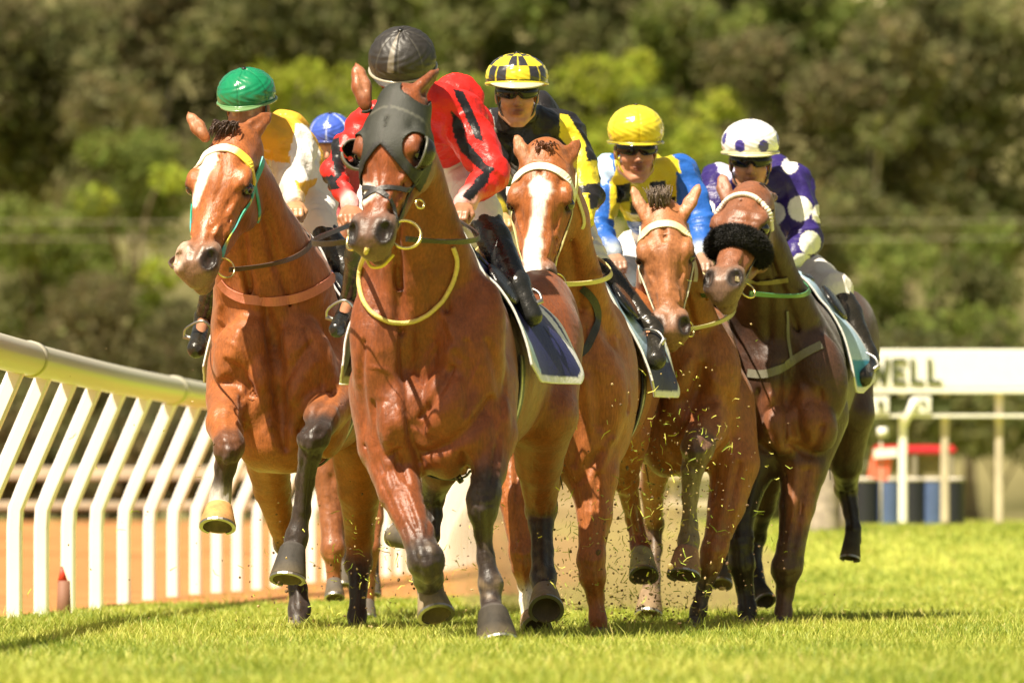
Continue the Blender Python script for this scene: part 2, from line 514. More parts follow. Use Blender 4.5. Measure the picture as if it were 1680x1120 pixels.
def grid_me(xs, ys, f, smooth=True):
    X, Y = np.meshgrid(xs, ys, indexing='ij'); Z = f(X, Y); V = np.stack([X, Y, Z], -1).reshape(-1, 3)
    n, m = len(xs), len(ys); i = np.arange((n - 1) * (m - 1)); a = (i // (m - 1)) * m + i % (m - 1)
    return V, np.stack([a, a + m, a + m + 1, a + 1], 1)

# turf material: mown grass seen almost edge on
m, t, b_ = new_mat('turf'); M['turf'] = m
tc = t.nodes.new('ShaderNodeTexCoord'); n1 = t.nodes.new('ShaderNodeTexNoise'); n1.inputs['Scale'].default_value = .55; n1.inputs['Detail'].default_value = 8
mp = t.nodes.new('ShaderNodeMapping'); mp.inputs['Scale'].default_value = (1.6, .35, 1)
t.links.new(tc.outputs['Object'], mp.inputs[0]); t.links.new(mp.outputs[0], n1.inputs['Vector'])
cr = t.nodes.new('ShaderNodeValToRGB'); e = cr.color_ramp.elements
e[0].position = .3; e[0].color = (.25, .30, .045, 1); e[1].position = .7; e[1].color = (.44, .45, .085, 1)
t.links.new(n1.outputs[0], cr.inputs[0]); t.links.new(cr.outputs[0], b_.inputs['Base Color'])
b_.inputs['Roughness'].default_value = .85; b_.inputs['Specular IOR Level'].default_value = .1
M['sand'] = mat('dirt_track', (.36, .17, .065), .95, noise=.25, scale=1.2, bump=.6, bscale=6, spec=.05)
M['pvc'] = mat('white_pvc', (.86, .85, .80), .28, noise=.05, scale=3, bump=.05, bscale=8, coat=.3)

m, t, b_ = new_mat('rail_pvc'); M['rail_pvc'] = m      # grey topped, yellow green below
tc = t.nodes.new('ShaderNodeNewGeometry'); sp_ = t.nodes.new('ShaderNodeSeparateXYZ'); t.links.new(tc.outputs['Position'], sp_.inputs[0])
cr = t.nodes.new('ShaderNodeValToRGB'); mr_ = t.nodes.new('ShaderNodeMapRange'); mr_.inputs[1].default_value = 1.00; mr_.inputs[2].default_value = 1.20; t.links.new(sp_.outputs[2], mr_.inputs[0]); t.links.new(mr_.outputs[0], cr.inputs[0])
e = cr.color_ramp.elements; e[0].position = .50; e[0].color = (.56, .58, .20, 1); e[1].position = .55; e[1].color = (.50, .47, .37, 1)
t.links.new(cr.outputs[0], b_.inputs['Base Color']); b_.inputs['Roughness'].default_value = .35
V, Q = grid_me(np.concatenate([np.linspace(-120, -12, 10), np.linspace(-10, 10, 41), np.linspace(12, 120, 10)]), np.concatenate([np.linspace(2, 80, 120), np.linspace(84, 170, 20)]), gz)
tag(link('turf', mesh_np(V, Q), M['turf']), kind='structure')
ys = np.concatenate([np.linspace(10, 80, 120), np.linspace(82, 118, 14)]); V = []
us = np.linspace(0, 1, 30)
for y in ys:
    xr = float(rail_x(y)) - .12
    for u in us:
        x = xr - (1 - u) ** 2 * 40; V.append((x, y, float(gz(x, y)) + .008))
n = len(us); i = np.arange((len(ys) - 1) * (n - 1)); a = (i // (n - 1)) * n + i % (n - 1)
tag(link('dirt_track', mesh_np(np.array(V), np.stack([a, a + 1, a + n + 1, a + n], 1)), M['sand']), kind='structure')

# bare, sandy crossing worn into the turf beside the far rail
V = []; ysw = np.linspace(36, 74, 60); us = np.linspace(0, 1, 24)
def worn(y):
    return np.interp(y, [36, 38, 41, 45, 60, 74], [-1.2, -.5, .15, .45, .66, .80]) + .05 * np.sin(y * 1.9) + .03 * np.sin(y * 5.1)
for y in ysw:
    x0, x1 = float(rail_x(y)) - .14, float(worn(y)); x1 = max(x1, x0 + .02)
    for u in us: x = x0 + (x1 - x0) * u; V.append((x, y, float(gz(x, y)) + .014))
n = len(us); i = np.arange((len(ysw) - 1) * (n - 1)); a = (i // (n - 1)) * n + i % (n - 1)
tag(link('worn_ground', mesh_np(np.array(V), np.stack([a, a + 1, a + n + 1, a + n], 1)), M['sand']), kind='structure')

# hillside far behind, with scrub colours
m, t, b_ = new_mat('hillside'); M['hill'] = m
tc = t.nodes.new('ShaderNodeTexCoord'); n1 = t.nodes.new('ShaderNodeTexNoise'); n1.inputs['Scale'].default_value = .35; n1.inputs['Detail'].default_value = 8
t.links.new(tc.outputs['Object'], n1.inputs['Vector']); cr = t.nodes.new('ShaderNodeValToRGB'); e = cr.color_ramp.elements
e[0].position = .35; e[0].color = (.07, .068, .028, 1); e[1].position = .68; e[1].color = (.17, .15, .07, 1)
t.links.new(n1.outputs[0], cr.inputs[0]); t.links.new(cr.outputs[0], b_.inputs['Base Color']); b_.inputs['Roughness'].default_value = 1; b_.inputs['Specular IOR Level'].default_value = 0
V, Q = grid_me(np.linspace(-120, 120, 81), np.linspace(150, 270, 41), lambda X, Y: .37 + np.clip(Y - 158, 0, None) * .33 + .8 * np.sin(X * .21 + 1) * sm(160, 190, Y) + .5 * np.sin(X * .53 + Y * .2) * sm(160, 190, Y))
tag(link('hillside', mesh_np(V, Q), M['hill']), kind='structure')

# ------------------------------------------------------------------ trees and bushes
M['leaf'] = mat('foliage', (.1, .12, .03), .8, use_col=True, spec=.05)
t = M['leaf'].node_tree; tr = t.nodes.new('ShaderNodeBsdfTranslucent'); vc_ = [n for n in t.nodes if n.type == 'VERTEX_COLOR'][0]; t.links.new(vc_.outputs[0], tr.inputs[0]); mx = t.nodes.new('ShaderNodeMixShader'); mx.inputs[0].default_value = .5
t.links.new(t.nodes['Principled BSDF'].outputs[0], mx.inputs[1]); t.links.new(tr.outputs[0], mx.inputs[2]); t.links.new(mx.outputs[0], t.nodes['Material Output'].inputs[0])
M['bark'] = mat('bark', (.20, .15, .10), .9, noise=.35, scale=6, bump=.6, bscale=10)
M['bark_pale'] = mat('pale_bark', (.48, .42, .33), .8, noise=.25, scale=5, bump=.4, bscale=10)
OLV, BRN, GRN, YEL, DKG = (.155, .160, .066), (.165, .150, .072), (.175, .210, .055), (.32, .36, .05), (.125, .125, .056)
rg = np.random.default_rng(11)
def leaves(clumps, n, size, cols):
    """leaf clumps: small bent leaf quads spread through each clump's volume"""
    Vs, Cs = [], []
    for (c, r, cc) in clumps:
        k = max(20, int(n * (r[0] * r[2]))); d = rg.normal(size=(k, 3)); d /= np.linalg.norm(d, axis=1)[:, None]
        rad = rg.uniform(.35, 1.08, k) ** .6
        ctr = np.array(c) + d * np.array(r) * rad[:, None]
        a = rg.normal(size=(k, 3)) + d * .6; a /= np.linalg.norm(a, axis=1)[:, None]
        b = np.cross(a, rg.normal(size=(k, 3))); b /= np.linalg.norm(b, axis=1)[:, None]
        s_ = size * rg.uniform(.5, 1.4, k)[:, None]
        Vs.append(np.stack([ctr - a * s_, ctr + b * s_ * .5, ctr + a * s_, ctr - b * s_ * .5], 1).reshape(-1, 3))
        col = np.array(cc) * rg.uniform(.75, 1.25, (k, 1)) * (1 + rg.normal(size=(k, 3)) * .06)
        Cs.append(np.repeat(col, 4, axis=0))
    V = np.concatenate(Vs); Cc = np.clip(np.concatenate(Cs), 0, 1)
    return mesh_np(V, np.arange(len(V)).reshape(-1, 4), Cc, smooth=False)

def plant(px, top, bot, wpx, D, col, kind, label, group, size=.16, n=420, nb=9, trunk='bark', seed=0, alt=None):
    rs = random.Random(seed * 7 + px)
    s = F / D; x = (px - 840) / s; zt = H + (850 - top) / s; zb = H + (850 - bot) / s; w_ = wpx / s / 2; hh = zt - zb
    g0 = float(gz(x, D)) if D < 155 else .37 + max(D - 158, 0) * .33
    root = empty(kind, (x, D, g0), label, 'bush' if 'bush' in kind else 'tree', group)
    cl = []; limbs = []
    for i in range(nb):
        u = rs.uniform(-1, 1); v = rs.uniform(0, 1); env = math.sqrt(max(0.05, 1 - abs(v - .45) ** 1.6 * 2.0))
        r = rs.uniform(.28, .48) * min(w_, hh * .7)
        c = (x + u * w_ * env * .8, D + rs.uniform(-.6, .6) * w_, zb + r * .5 + v * (hh - 1.3 * r))
        cc = np.array(col if (alt is None or rs.random() < .6) else alt) * rs.uniform(.75, 1.3)
        cl.append((c, (r * rs.uniform(.9, 1.3), r, r * rs.uniform(.7, 1.0)), cc)); limbs.append(c)
    link('crown', leaves(cl, n, size, None), M['leaf'], root)
    tr = max(.06, w_ * .06)
    ms = [tube([(x, D, g0 - .1), (x + rs.uniform(-.2, .2), D, (g0 + zb) / 2 + .2), (x, D, zb + hh * .5)], [tr, tr * .8, tr * .45], 8)]
    for c in limbs[:5]:
        ms.append(tube([(x, D, max(g0 + .1, zb - .1 * hh + rs.random() * hh * .3)), ((x + c[0]) / 2, (D + c[1]) / 2, c[2] - .25 * hh * .4), c], [tr * .5, tr * .35, tr * .12], 6))
    link('trunk', join_meshes(ms), M[trunk], root)
    return root

GT, GB = 'trees on the slope behind the course', 'bushes in front of the trees'
trees = [  # px, top, bottom, width, D, colour, alt
    (60, -60, 420, 360, 142, OLV, BRN, 'brown olive gum tree filling the far upper left corner'),
    (255, -80, 330, 330, 146, BRN, OLV, 'brown leaved gum tree above the green helmet, left of it'),
    (440, -70, 300, 300, 144, OLV, BRN, 'dull olive gum tree standing above the green helmet'),
    (620, -90, 230, 260, 147, OLV, GRN, 'olive gum tree behind the black helmet'),
    (790, -80, 240, 260, 144, GRN, OLV, 'mid green gum tree between the black and chequered helmets'),
    (950, -90, 230, 260, 149, OLV, GRN, 'olive gum tree above the gap right of the chequered helmet'),
    (1110, -10, 260, 220, 146, OLV, GRN, 'olive gum tree above the yellow helmet'),
    (1280, 30, 480, 300, 141, OLV, BRN, 'dull olive gum tree above the white helmet'),
    (1430, 20, 430, 280, 138, BRN, OLV, 'brown olive gum tree with a pale trunk at upper right'),
    (1335, -70, 200, 260, 150, OLV, GRN, 'olive gum tree at the top edge right of the white helmet'),
    (1500, -60, 330, 260, 148, OLV, GRN, 'olive gum tree between the two at the upper right'),
    (1215, -80, 160, 200, 152, GRN, OLV, 'green gum tree at the top edge above the white helmet'),
    (1600, -40, 420, 300, 142, OLV, DKG, 'dark gum tree in the far upper right corner'),
]
for i, (px, tp, bt, wd, D, c1, c2, lb) in enumerate(trees):
    plant(px, tp, bt, wd, D, c1, 'gum_tree', lb, GT, nb=28, n=620, seed=i, alt=c2, size=.12, trunk='bark_pale' if i in (1, 8, 5) else 'bark')
bushes = [
    (50, 330, 640, 300, 128, GRN, OLV, 'mid green bush at the far left edge above the rail'),
    (215, 190, 560, 210, 126, GRN, YEL, 'tall green bush left of the leftmost horse head'),
    (175, 440, 760, 300, 122, BRN, DKG, 'dark brown scrub directly above the curved rail'),
    (330, 420, 770, 260, 124, BRN, DKG, 'dark brown scrub behind the leftmost horse'),
    (470, 85, 420, 190, 132, YEL, GRN, 'yellow green bush just right of the green helmet'),
    (575, 110, 520, 200, 130, GRN, YEL, 'green bush left of the black helmet'),
    (760, 120, 560, 240, 128, GRN, YEL, 'green bush behind the leading rider'),
    (935, 80, 520, 230, 129, YEL, GRN, 'bright yellow green bush right of the chequered helmet'),
    (1080, 80, 520, 240, 131, YEL, GRN, 'large yellow green bush above the yellow helmet'),
    (1190, 140, 620, 180, 127, YEL, OLV, 'pale green bush between the yellow and white helmets'),
    (1330, 310, 700, 200, 124, OLV, BRN, 'brown olive bush beside the rightmost rider'),
    (1450, 360, 640, 230, 120, GRN, OLV, 'green rounded bush above the white sign'),
    (1580, 330, 640, 220, 122, GRN, OLV, 'green bush above the right end of the white sign'),
    (1640, 500, 800, 220, 117, OLV, GRN, 'low olive bush at the far right edge beyond the sign'),
    (1490, 520, 760, 330, 116, OLV, DKG, 'low dark olive hedge bush straight behind the white sign'),
    (1300, 560, 850, 260, 118, OLV, DKG, 'low olive bush behind the black horse'),
    (1080, 560, 850, 260, 119, OLV, GRN, 'low olive bush behind the light bay horse'),
    (870, 560, 850, 260, 121, BRN, OLV, 'low brown bush behind the middle of the pack'),
    (640, 560, 850, 260, 121, BRN, OLV, 'low brown bush behind the leading horse'),
    (430, 640, 850, 260, 115, BRN, DKG, 'low brown scrub behind the outer rail, right end'),
    (230, 650, 850, 260, 114, BRN, DKG, 'low brown scrub behind the outer rail, middle'),
    (40, 640, 850, 260, 114, BRN, DKG, 'low brown scrub behind the outer rail, left end'),
]
for i, (px, tp, bt, wd, D, c1, c2, lb) in enumerate(bushes):
    plant(px, tp, bt, wd, D, c1, 'bush', lb, GB, nb=20, n=900, seed=i + 40, alt=c2, size=.09)

# houses on the slope, mostly hidden
def house(px, base, D, wpx, roofc, wallc, label):
    s = F / D; x = (px - 840) / s; z = H + (850 - base) / s; w_ = wpx / s; root = empty('house', (x, D, z), label, 'house', 'houses on the slope')
    link('wall', box_me((x, D + 2, z + .9), (w_, 4, 2.4)), mat('render_wall', wallc, .8, noise=.1, scale=2), root)
    v = [(x - w_ * .58, D - .5, z + 2.1), (x + w_ * .58, D - .5, z + 2.1), (x + w_ * .58, D + 4.5, z + 2.1), (x - w_ * .58, D + 4.5, z + 2.1), (x - w_ * .3, D + 2, z + 3.3), (x + w_ * .3, D + 2, z + 3.3)]
    link('roof', mesh_poly(v, [(0, 1, 5, 4), (2, 3, 4, 5), (1, 2, 5), (3, 0, 4), (3, 2, 1, 0)]), mat('roof_tiles', roofc, .8, noise=.2, scale=4), root)
    for k in (-.28, .22):
        link('window', box_me((x + w_ * k, D - .01, z + 1.1), (w_ * .14, .06, .8)), M['lens'], root)
house(1168, 112, 188, 64, (.60, .28, .24), (.75, .68, .60), 'far house with a pink roof above the yellow bush')
house(1440, 52, 195, 66, (.55, .28, .25), (.80, .72, .42), 'far pale yellow house high on the right of the slope')
house(1125, 40, 205, 70, (.60, .60, .62), (.85, .84, .82), 'far white house at the top edge between the gum trees')
house(1265, 30, 200, 50, (.45, .25, .20), (.70, .58, .5), 'far small brown house at the top edge right of centre')

# overhead cables
for z, lb, D in ((5.05, 'upper one of two thin cables strung in front of the bushes', 108), (4.8, 'lower one of two thin cables strung in front of the bushes', 108.4)):
    o = link('cable', tube([(-14, D, z), (0, D, z - .05), (14, D, z + .02)], .006, 6), mat('cable_metal', (.30, .28, .2), .6)); tag(o, lb, 'cable', 'thin cables')

# ------------------------------------------------------------------ outer rail of the dirt track
root = empty('outer_rail', (-3, 70, gz(-3, 70)), 'low whitish two bar fence along the far side of the dirt track', 'fence')
M['old_white'] = mat('old_white_paint', (.52, .45, .34), .6, noise=.2, scale=3)
link('bar', box_me((-3.2, 70, .90), (10.5, .08, .13), bevel=.02), M['old_white'], root)
link('bar', box_me((-3.2, 70, .58), (10.5, .08, .08), bevel=.02), M['old_white'], root)
for k in range(5):
    link('post', box_me((-7.6 + k * 2.3, 70.08, .65), (.09, .07, .66), bevel=.01), M['old_white'], root)
# ------------------------------------------------------------------ running rail
seg = smooth_path(RAIL, 8); cum = np.concatenate([[0], np.cumsum(np.linalg.norm(np.diff(seg, axis=0), axis=1))])
def rp(s_): return A3(np.interp(s_, cum, seg[:, 1]), np.interp(s_, cum, seg[:, 0]), 0)
RT = 1.11; root = empty('running_rail', tuple(rp(8)), 'white plastic running rail curving along the left of the turf on goose neck posts', 'rail')
path = [rp(s_) + A3(0, 0, RT) for s_ in np.arange(0, cum[-1], .7)]
k0 = 0; joint = [0, 7.0, 14.1, 20.0, 26.0, 32, 38, 44, 50]
for j in range(len(joint) - 1):
    a, b2 = joint[j], min(joint[j + 1] + .12, cum[-1])
    if a >= cum[-1]: break
    pts = [rp(s_) + A3(0, 0, RT) for s_ in np.linspace(a, b2, 10)]
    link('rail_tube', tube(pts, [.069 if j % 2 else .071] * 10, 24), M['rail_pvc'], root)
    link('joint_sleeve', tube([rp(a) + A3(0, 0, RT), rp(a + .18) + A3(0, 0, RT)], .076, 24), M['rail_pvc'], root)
s_ = 4.1
while s_ < cum[-1] - .2:
    c = rp(s_); tn = unit(rp(s_ + .1) - rp(s_ - .1)) if s_ > .1 else A3(0, 1, 0); nr = A3(-tn[1], tn[0], 0)
    if nr[0] > 0: nr = -nr
    if s_ > 20: nr = unit(nr + A3(-.5, 0, 0))
    off = .26
    pth = [c + nr * off + A3(0, 0, -.05), c + nr * off + A3(0, 0, .40), c + nr * (off - .005) + A3(0, 0, .49), c + nr * (off - .04) + A3(0, 0, .58), c + nr * .01 + A3(0, 0, RT - .045)]
    pth = np.array([pth[0], pth[1], pth[2], pth[3], pth[4]])
    hw = .034
    # octagonal section, built plainly
    V = []
    for i, p in enumerate(pth):
        tt = unit(pth[min(i + 1, 4)] - pth[max(i - 1, 0)]); u = A3(tn[0], tn[1], 0); v = unit(np.cross(tt, u))
        for (a_, b2) in ((-1, -.65), (-.65, -1), (.65, -1), (1, -.65), (1, .65), (.65, 1), (-.65, 1), (-1, .65)):
            V.append(p + u * a_ * hw + v * b2 * hw)
    fs = [(i * 8 + j, i * 8 + (j + 1) % 8, (i + 1) * 8 + (j + 1) % 8, (i + 1) * 8 + j) for i in range(4) for j in range(8)] + [tuple(range(7, -1, -1)), tuple(32 + j for j in range(8))]
    link('post', mesh_poly(V, fs), M['pvc'], root)
    s_ += 1.26
# small red topped marker peg behind the rail
root = empty('marker_peg', (-2.02, 31.6, 0), 'small dark peg with a red tip standing behind the first rail posts', 'peg')
link('peg', tube([(-2.02, 31.6, -.05), (-2.02, 31.6, .17)], [.035, .028], 10), mat('peg_brown', (.22, .10, .06), .7), root)
link('tip', tube([(-2.025, 31.6, .165), (-2.03, 31.6, .235)], [.024, .004], 10), mat('peg_red', (.75, .06, .03), .5), root)

# ------------------------------------------------------------------ finish board on the right
DS = 52.0; S_ = DS / F
def sx(px): return (px - 840) * S_
def sz(py): return H + (850 - py) * S_
M['board'] = mat('board_white', (.88, .87, .80), .5, noise=.04)
M['board_dark'] = mat('board_dark_green', (.05, .065, .015), .6)
root = empty('course_sign', (sx(1480), DS, float(gz(6, DS))), 'white board with dark green capitals and number tiles under it, on white posts', 'sign')
bp_ = link('board', box_me(((sx(1385) + sx(1725)) / 2, DS, (sz(573) + sz(636)) / 2), (sx(1725) - sx(1385), .08, sz(573) - sz(636)), bevel=.01), M['board'], root)
for ch, x0, x1 in (('W', 1422, 1457), ('E', 1463, 1486), ('L', 1493, 1515), ('L', 1521, 1544)):
    y0, y1 = 588, 630; st = 6.5; ms = []
    def bar(ax, ay, bx, by, t_=st):
        c_ = A3((sx(ax) + sx(bx)) / 2, DS - .05, (sz(ay) + sz(by)) / 2); L_ = math.hypot(sx(bx) - sx(ax), sz(by) - sz(ay))
        return box_me(c_, (L_, .02, t_ * S_), R=rot((0, 1, 0), -math.degrees(math.atan2(sz(by) - sz(ay), sx(bx) - sx(ax)))))
    if ch == 'W':
        q = (x1 - x0) / 4
        for a1, b1, a2, b2 in ((x0 + 2, y0, x0 + q, y1), (x0 + q, y1, x0 + 2 * q, y0 + 8), (x0 + 2 * q, y0 + 8, x0 + 3 * q, y1), (x0 + 3 * q, y1, x1 - 2, y0)): ms.append(bar(a1, b1, a2, b2))
    else:
        ms.append(bar(x0 + 3, y0, x0 + 3, y1)); ms.append(bar(x0 + 6.3, y1 - 3, x1, y1 - 3))
        if ch == 'E': ms.append(bar(x0 + 6.3, y0 + 3, x1, y0 + 3)); ms.append(bar(x0 + 6.3, (y0 + y1) / 2, x1 - 4, (y0 + y1) / 2))
    me = join_meshes(ms); me.polygons.foreach_set('use_smooth', [False] * len(me.polygons)); link('letter', me, M['board_dark'], bp_)
link('dark_rail', box_me(((sx(1390) + sx(1560)) / 2, DS + .02, sz(664)), (sx(1560) - sx(1390), .05, sz(652) - sz(676)), bevel=.005), M['board_dark'], root)
link('lower_bar', box_me(((sx(1390) + sx(1723)) / 2, DS, sz(682)), (sx(1723) - sx(1390), .06, .022), bevel=.004), M['board'], root)
link('lower_bar', box_me(((sx(1390) + sx(1723)) / 2, DS, sz(641)), (sx(1723) - sx(1390), .1, .035), bevel=.005), M['board'], root)
for x0, x1 in ((1428, 1458), (1498, 1527)):
    tl = link('number_tile', box_me(((sx(x0) + sx(x1)) / 2, DS - .03, sz(664)), (sx(x1) - sx(x0), .04, sz(650) - sz(678)), bevel=.005), M['board'], root)
    cx_ = (x0 + x1) / 2
    ms = [box_me((sx(cx_), DS - .06, sz(y_)), (8 * S_, .012, 2.2 * S_)) for y_ in (658, 663.5, 669)] + [box_me((sx(cx_ + 4), DS - .061, sz(663.5)), (2.2 * S_, .015, 12 * S_))]
    if x0 > 1490: ms = ms[:1] + ms[3:]
    me = join_meshes(ms); me.polygons.foreach_set('use_smooth', [False] * len(me.polygons)); link('number', me, M['board_dark'], tl)
for px in (1482, 1551, 1640):
    link('post', box_me((sx(px), DS + .06, (sz(640) + sz(858)) / 2), (.062, .05, sz(640) - sz(858)), bevel=.01), M['old_white'] if px > 1540 else M['board'], root)
link('brace', tube([(sx(1484), DS - .06, sz(695)), (sx(1500), DS - .06, sz(655))], .028, 6), M['board'], root)
# red barrier with a row of drums
kd = DS / 110
DB = DS + 2; fb = DB / DS
root = empty('barrier', (sx(1500) * fb, DB, .38), 'red topped barrier fence behind the white sign posts', 'barrier')
link('top_rail', box_me((sx(1500) * fb, DB, sz(733)), (1.35 * kd, .08, .15 * kd), bevel=.02), mat('red_paint', (.62, .03, .05), .45), root)
link('panel', box_me((sx(1500) * fb, DB + .05, sz(768)), (1.3 * kd, .04, .5 * kd)), mat('barrier_mesh', (.20, .17, .08), .8, noise=.2), root)
for px in (1440, 1500, 1560): link('post', box_me((sx(px) * fb, DB, (sz(740) + .36) / 2), (.04, .05, sz(740) - .36)), mat('barrier_post', (.25, .22, .16), .7), root)
M['drum_blue'] = mat('drum_blue', (.07, .11, .24), .45, noise=.15); M['drum_dark'] = mat('drum_dark', (.012, .014, .022), .5); M['drum_lid'] = mat('drum_lid', (.55, .5, .42), .5)
DD = DS + 1; fd_ = DD / DS
for k, (px, mk, lb) in enumerate(((1421, 'drum_dark', 'dark drum nearest the black horse, under the red barrier'), (1460, 'drum_blue', 'blue drum with a pale lid left of the sign post'), (1500, 'drum_dark', 'dark drum right of the first sign post'), (1533, 'drum_blue', 'blue drum with a pale lid by the second sign post'), (1562, 'drum_dark', 'dark drum rightmost in the row under the barrier'))):
    x = sx(px) * fd_; root = empty('drum', (x, DD, .38), lb, 'drum', 'drums in a row under the barrier'); zt = sz(788)
    link('body', tube([(x, DD, .37), (x, DD, .39), (x, DD, zt - .01), (x, DD, zt)], [.09, .094, .094, .09], 20), M[mk], root)
    link('lid', tube([(x, DD, zt), (x, DD, zt + .03)], [.097, .088], 20), M['drum_lid'], root)
# seen under the black horse's belly: an old stump; and a red and white marker by its rump
DT = 49.0; x = (1352 - 840) / F * DT; g0 = float(gz(x, DT))
root = empty('tree_stump', (x, DT, g0), 'grey weathered stump behind the black horse legs', 'stump')
link('wood', join_meshes([tube([(x, DT, g0 - .03), (x + .01, DT, g0 + .25), (x - .02, DT, g0 + .42)], [.12, .09, .07], 10), tube([(x + .05, DT, g0 + .2), (x + .16, DT - .05, g0 + .44)], [.045, .03], 8), tube([(x + .15, DT, g0 - .03), (x + .18, DT, g0 + .33)], [.07, .045], 8)]), mat('grey_wood', (.30, .25, .20), .9, noise=.4, scale=12, bump=.8, bscale=20), root)
x = (1434 - 840) / F * DS
root = empty('marker_flag', (x, DS - 1, .38), 'red and white marker flag beside the black horse rump', 'flag')
link('pole', tube([(x, DS - 1, .3), (x, DS - 1, sz(705))], .01, 6), M['old_white'], root)
link('red_cloth', box_me((x - .01, DS - 1, sz(768)), (.15, .015, .17), R=rot((0, 1, 0), 12)), mat('flag_red', (.75, .15, .09), .7), root)
link('white_cloth', box_me((x + .03, DS - 1.03, sz(745)), (.17, .015, .065), R=rot((0, 1, 0), -4)), M['board'], root)
link('knob', tube([(x + .01, DS - 1, sz(718)), (x + .01, DS - 1, sz(704))], [.04, .035], 10), M['board'], root)

# ------------------------------------------------------------------ grass blades
def blades(n, y0, y1, hmin, hmax, wd, name, spread=.085, extra=.5, seed=1, dens=1.0):
    r = np.random.default_rng(seed)
    y = y0 + (y1 - y0) * r.random(n) ** dens
    x = (r.random(n) * 2 - 1) * (y * spread + extra)
    keep = (x > rail_x(y) + .02 + .1 * r.random(n)) & ((y < 36) | (y > 74) | (x > worn(y) + r.normal(0, .08, n)) | (r.random(n) < .06)); x, y = x[keep], y[keep]; n = len(x)
    V0 = np.stack([x, y, gz(x, y)], 1)
    tuft = .6 + .6 * (.5 + .5 * wob(V0 * A3(1, 1, 0), 1.4, 2)) + .25 * wob(V0 * A3(1, 1, 0), 6, 5)
    h_ = r.uniform(hmin, hmax, n) * tuft
    th = r.uniform(0, 6.283, n); ln = r.uniform(.15, .85, n) * h_
    dx, dy = np.cos(th) * ln, np.sin(th) * ln
    # blades face any way; width vector mostly across the view so that they are seen
    ph = r.normal(0, .8, n); wx, wy = np.cos(ph) * wd, np.sin(ph) * wd
    z = V0[:, 2] - .004
    A = np.stack([x - wx, y - wy, z], 1); B = np.stack([x + wx, y + wy, z], 1)
    Cm = np.stack([x + dx * .35 + wx * .75, y + dy * .35 + wy * .75, z + h_ * .6], 1); Dm = np.stack([x + dx * .35 - wx * .75, y + dy * .35 - wy * .75, z + h_ * .6], 1)
    E = np.stack([x + dx + wx * .12, y + dy, z + h_], 1); G_ = np.stack([x + dx - wx * .12, y + dy, z + h_], 1)
    V = np.stack([A, B, Cm, Dm, E, G_], 1).reshape(-1, 3); i = np.arange(n)[:, None] * 6
    Q = np.concatenate([i + np.array([[0, 1, 2, 3]]), i + np.array([[3, 2, 4, 5]])])
    base = np.array((.35, .40, .065)); yel = np.array((.55, .53, .13)); dk = np.array((.14, .21, .025)); st = np.array((.62, .52, .20))
    k = np.clip(.5 + .5 * wob(V0 * A3(1, .5, 0), .8, 4) + r.normal(0, .22, n), 0, 1)[:, None]
    col = np.where(k > .5, base + (yel - base) * (k - .5) * 2, dk + (base - dk) * k * 2)
    s2 = r.random(n) < .03; col[s2] = st
    me = mesh_np(V, Q, np.repeat(col, 6, axis=0), smooth=False)
    return tag(link(name, me, M['blade']), kind='stuff')
m, t, b_ = new_mat('grass_blade'); M['blade'] = m
a = t.nodes.new('ShaderNodeVertexColor'); a.layer_name = 'Col'; b_.inputs['Roughness'].default_value = .5; b_.inputs['Specular IOR Level'].default_value = .3
t.links.new(a.outputs[0], b_.inputs['Base Color']); tr = t.nodes.new('ShaderNodeBsdfTranslucent'); t.links.new(a.outputs[0], tr.inputs[0]); mx = t.nodes.new('ShaderNodeMixShader'); mx.inputs[0].default_value = .35
t.links.new(b_.outputs[0], mx.inputs[1]); t.links.new(tr.outputs[0], mx.inputs[2]); t.links.new(mx.outputs[0], t.nodes['Material Output'].inputs[0])
blades(130000, 18.5, 30, .020, .050, .0026, 'grass')
blades(9000, 18.5, 32, .045, .085, .0022, 'grass', seed=9)
blades(110000, 30, 52, .02, .05, .004, 'grass', seed=3)
blades(60000, 52, 100, .02, .05, .009, 'grass', seed=4)
# ------------------------------------------------------------------ horses
BAY = (.195, .050, .013); BAYD = (.20, .058, .018); BLK = (.030, .019, .015); MUZ = (.16, .085, .055); WHT = (.80, .74, .66); CHEST = (.29, .088, .021)
DKB = (.050, .021, .012); PINKHOOF = (.36, .20, .13)

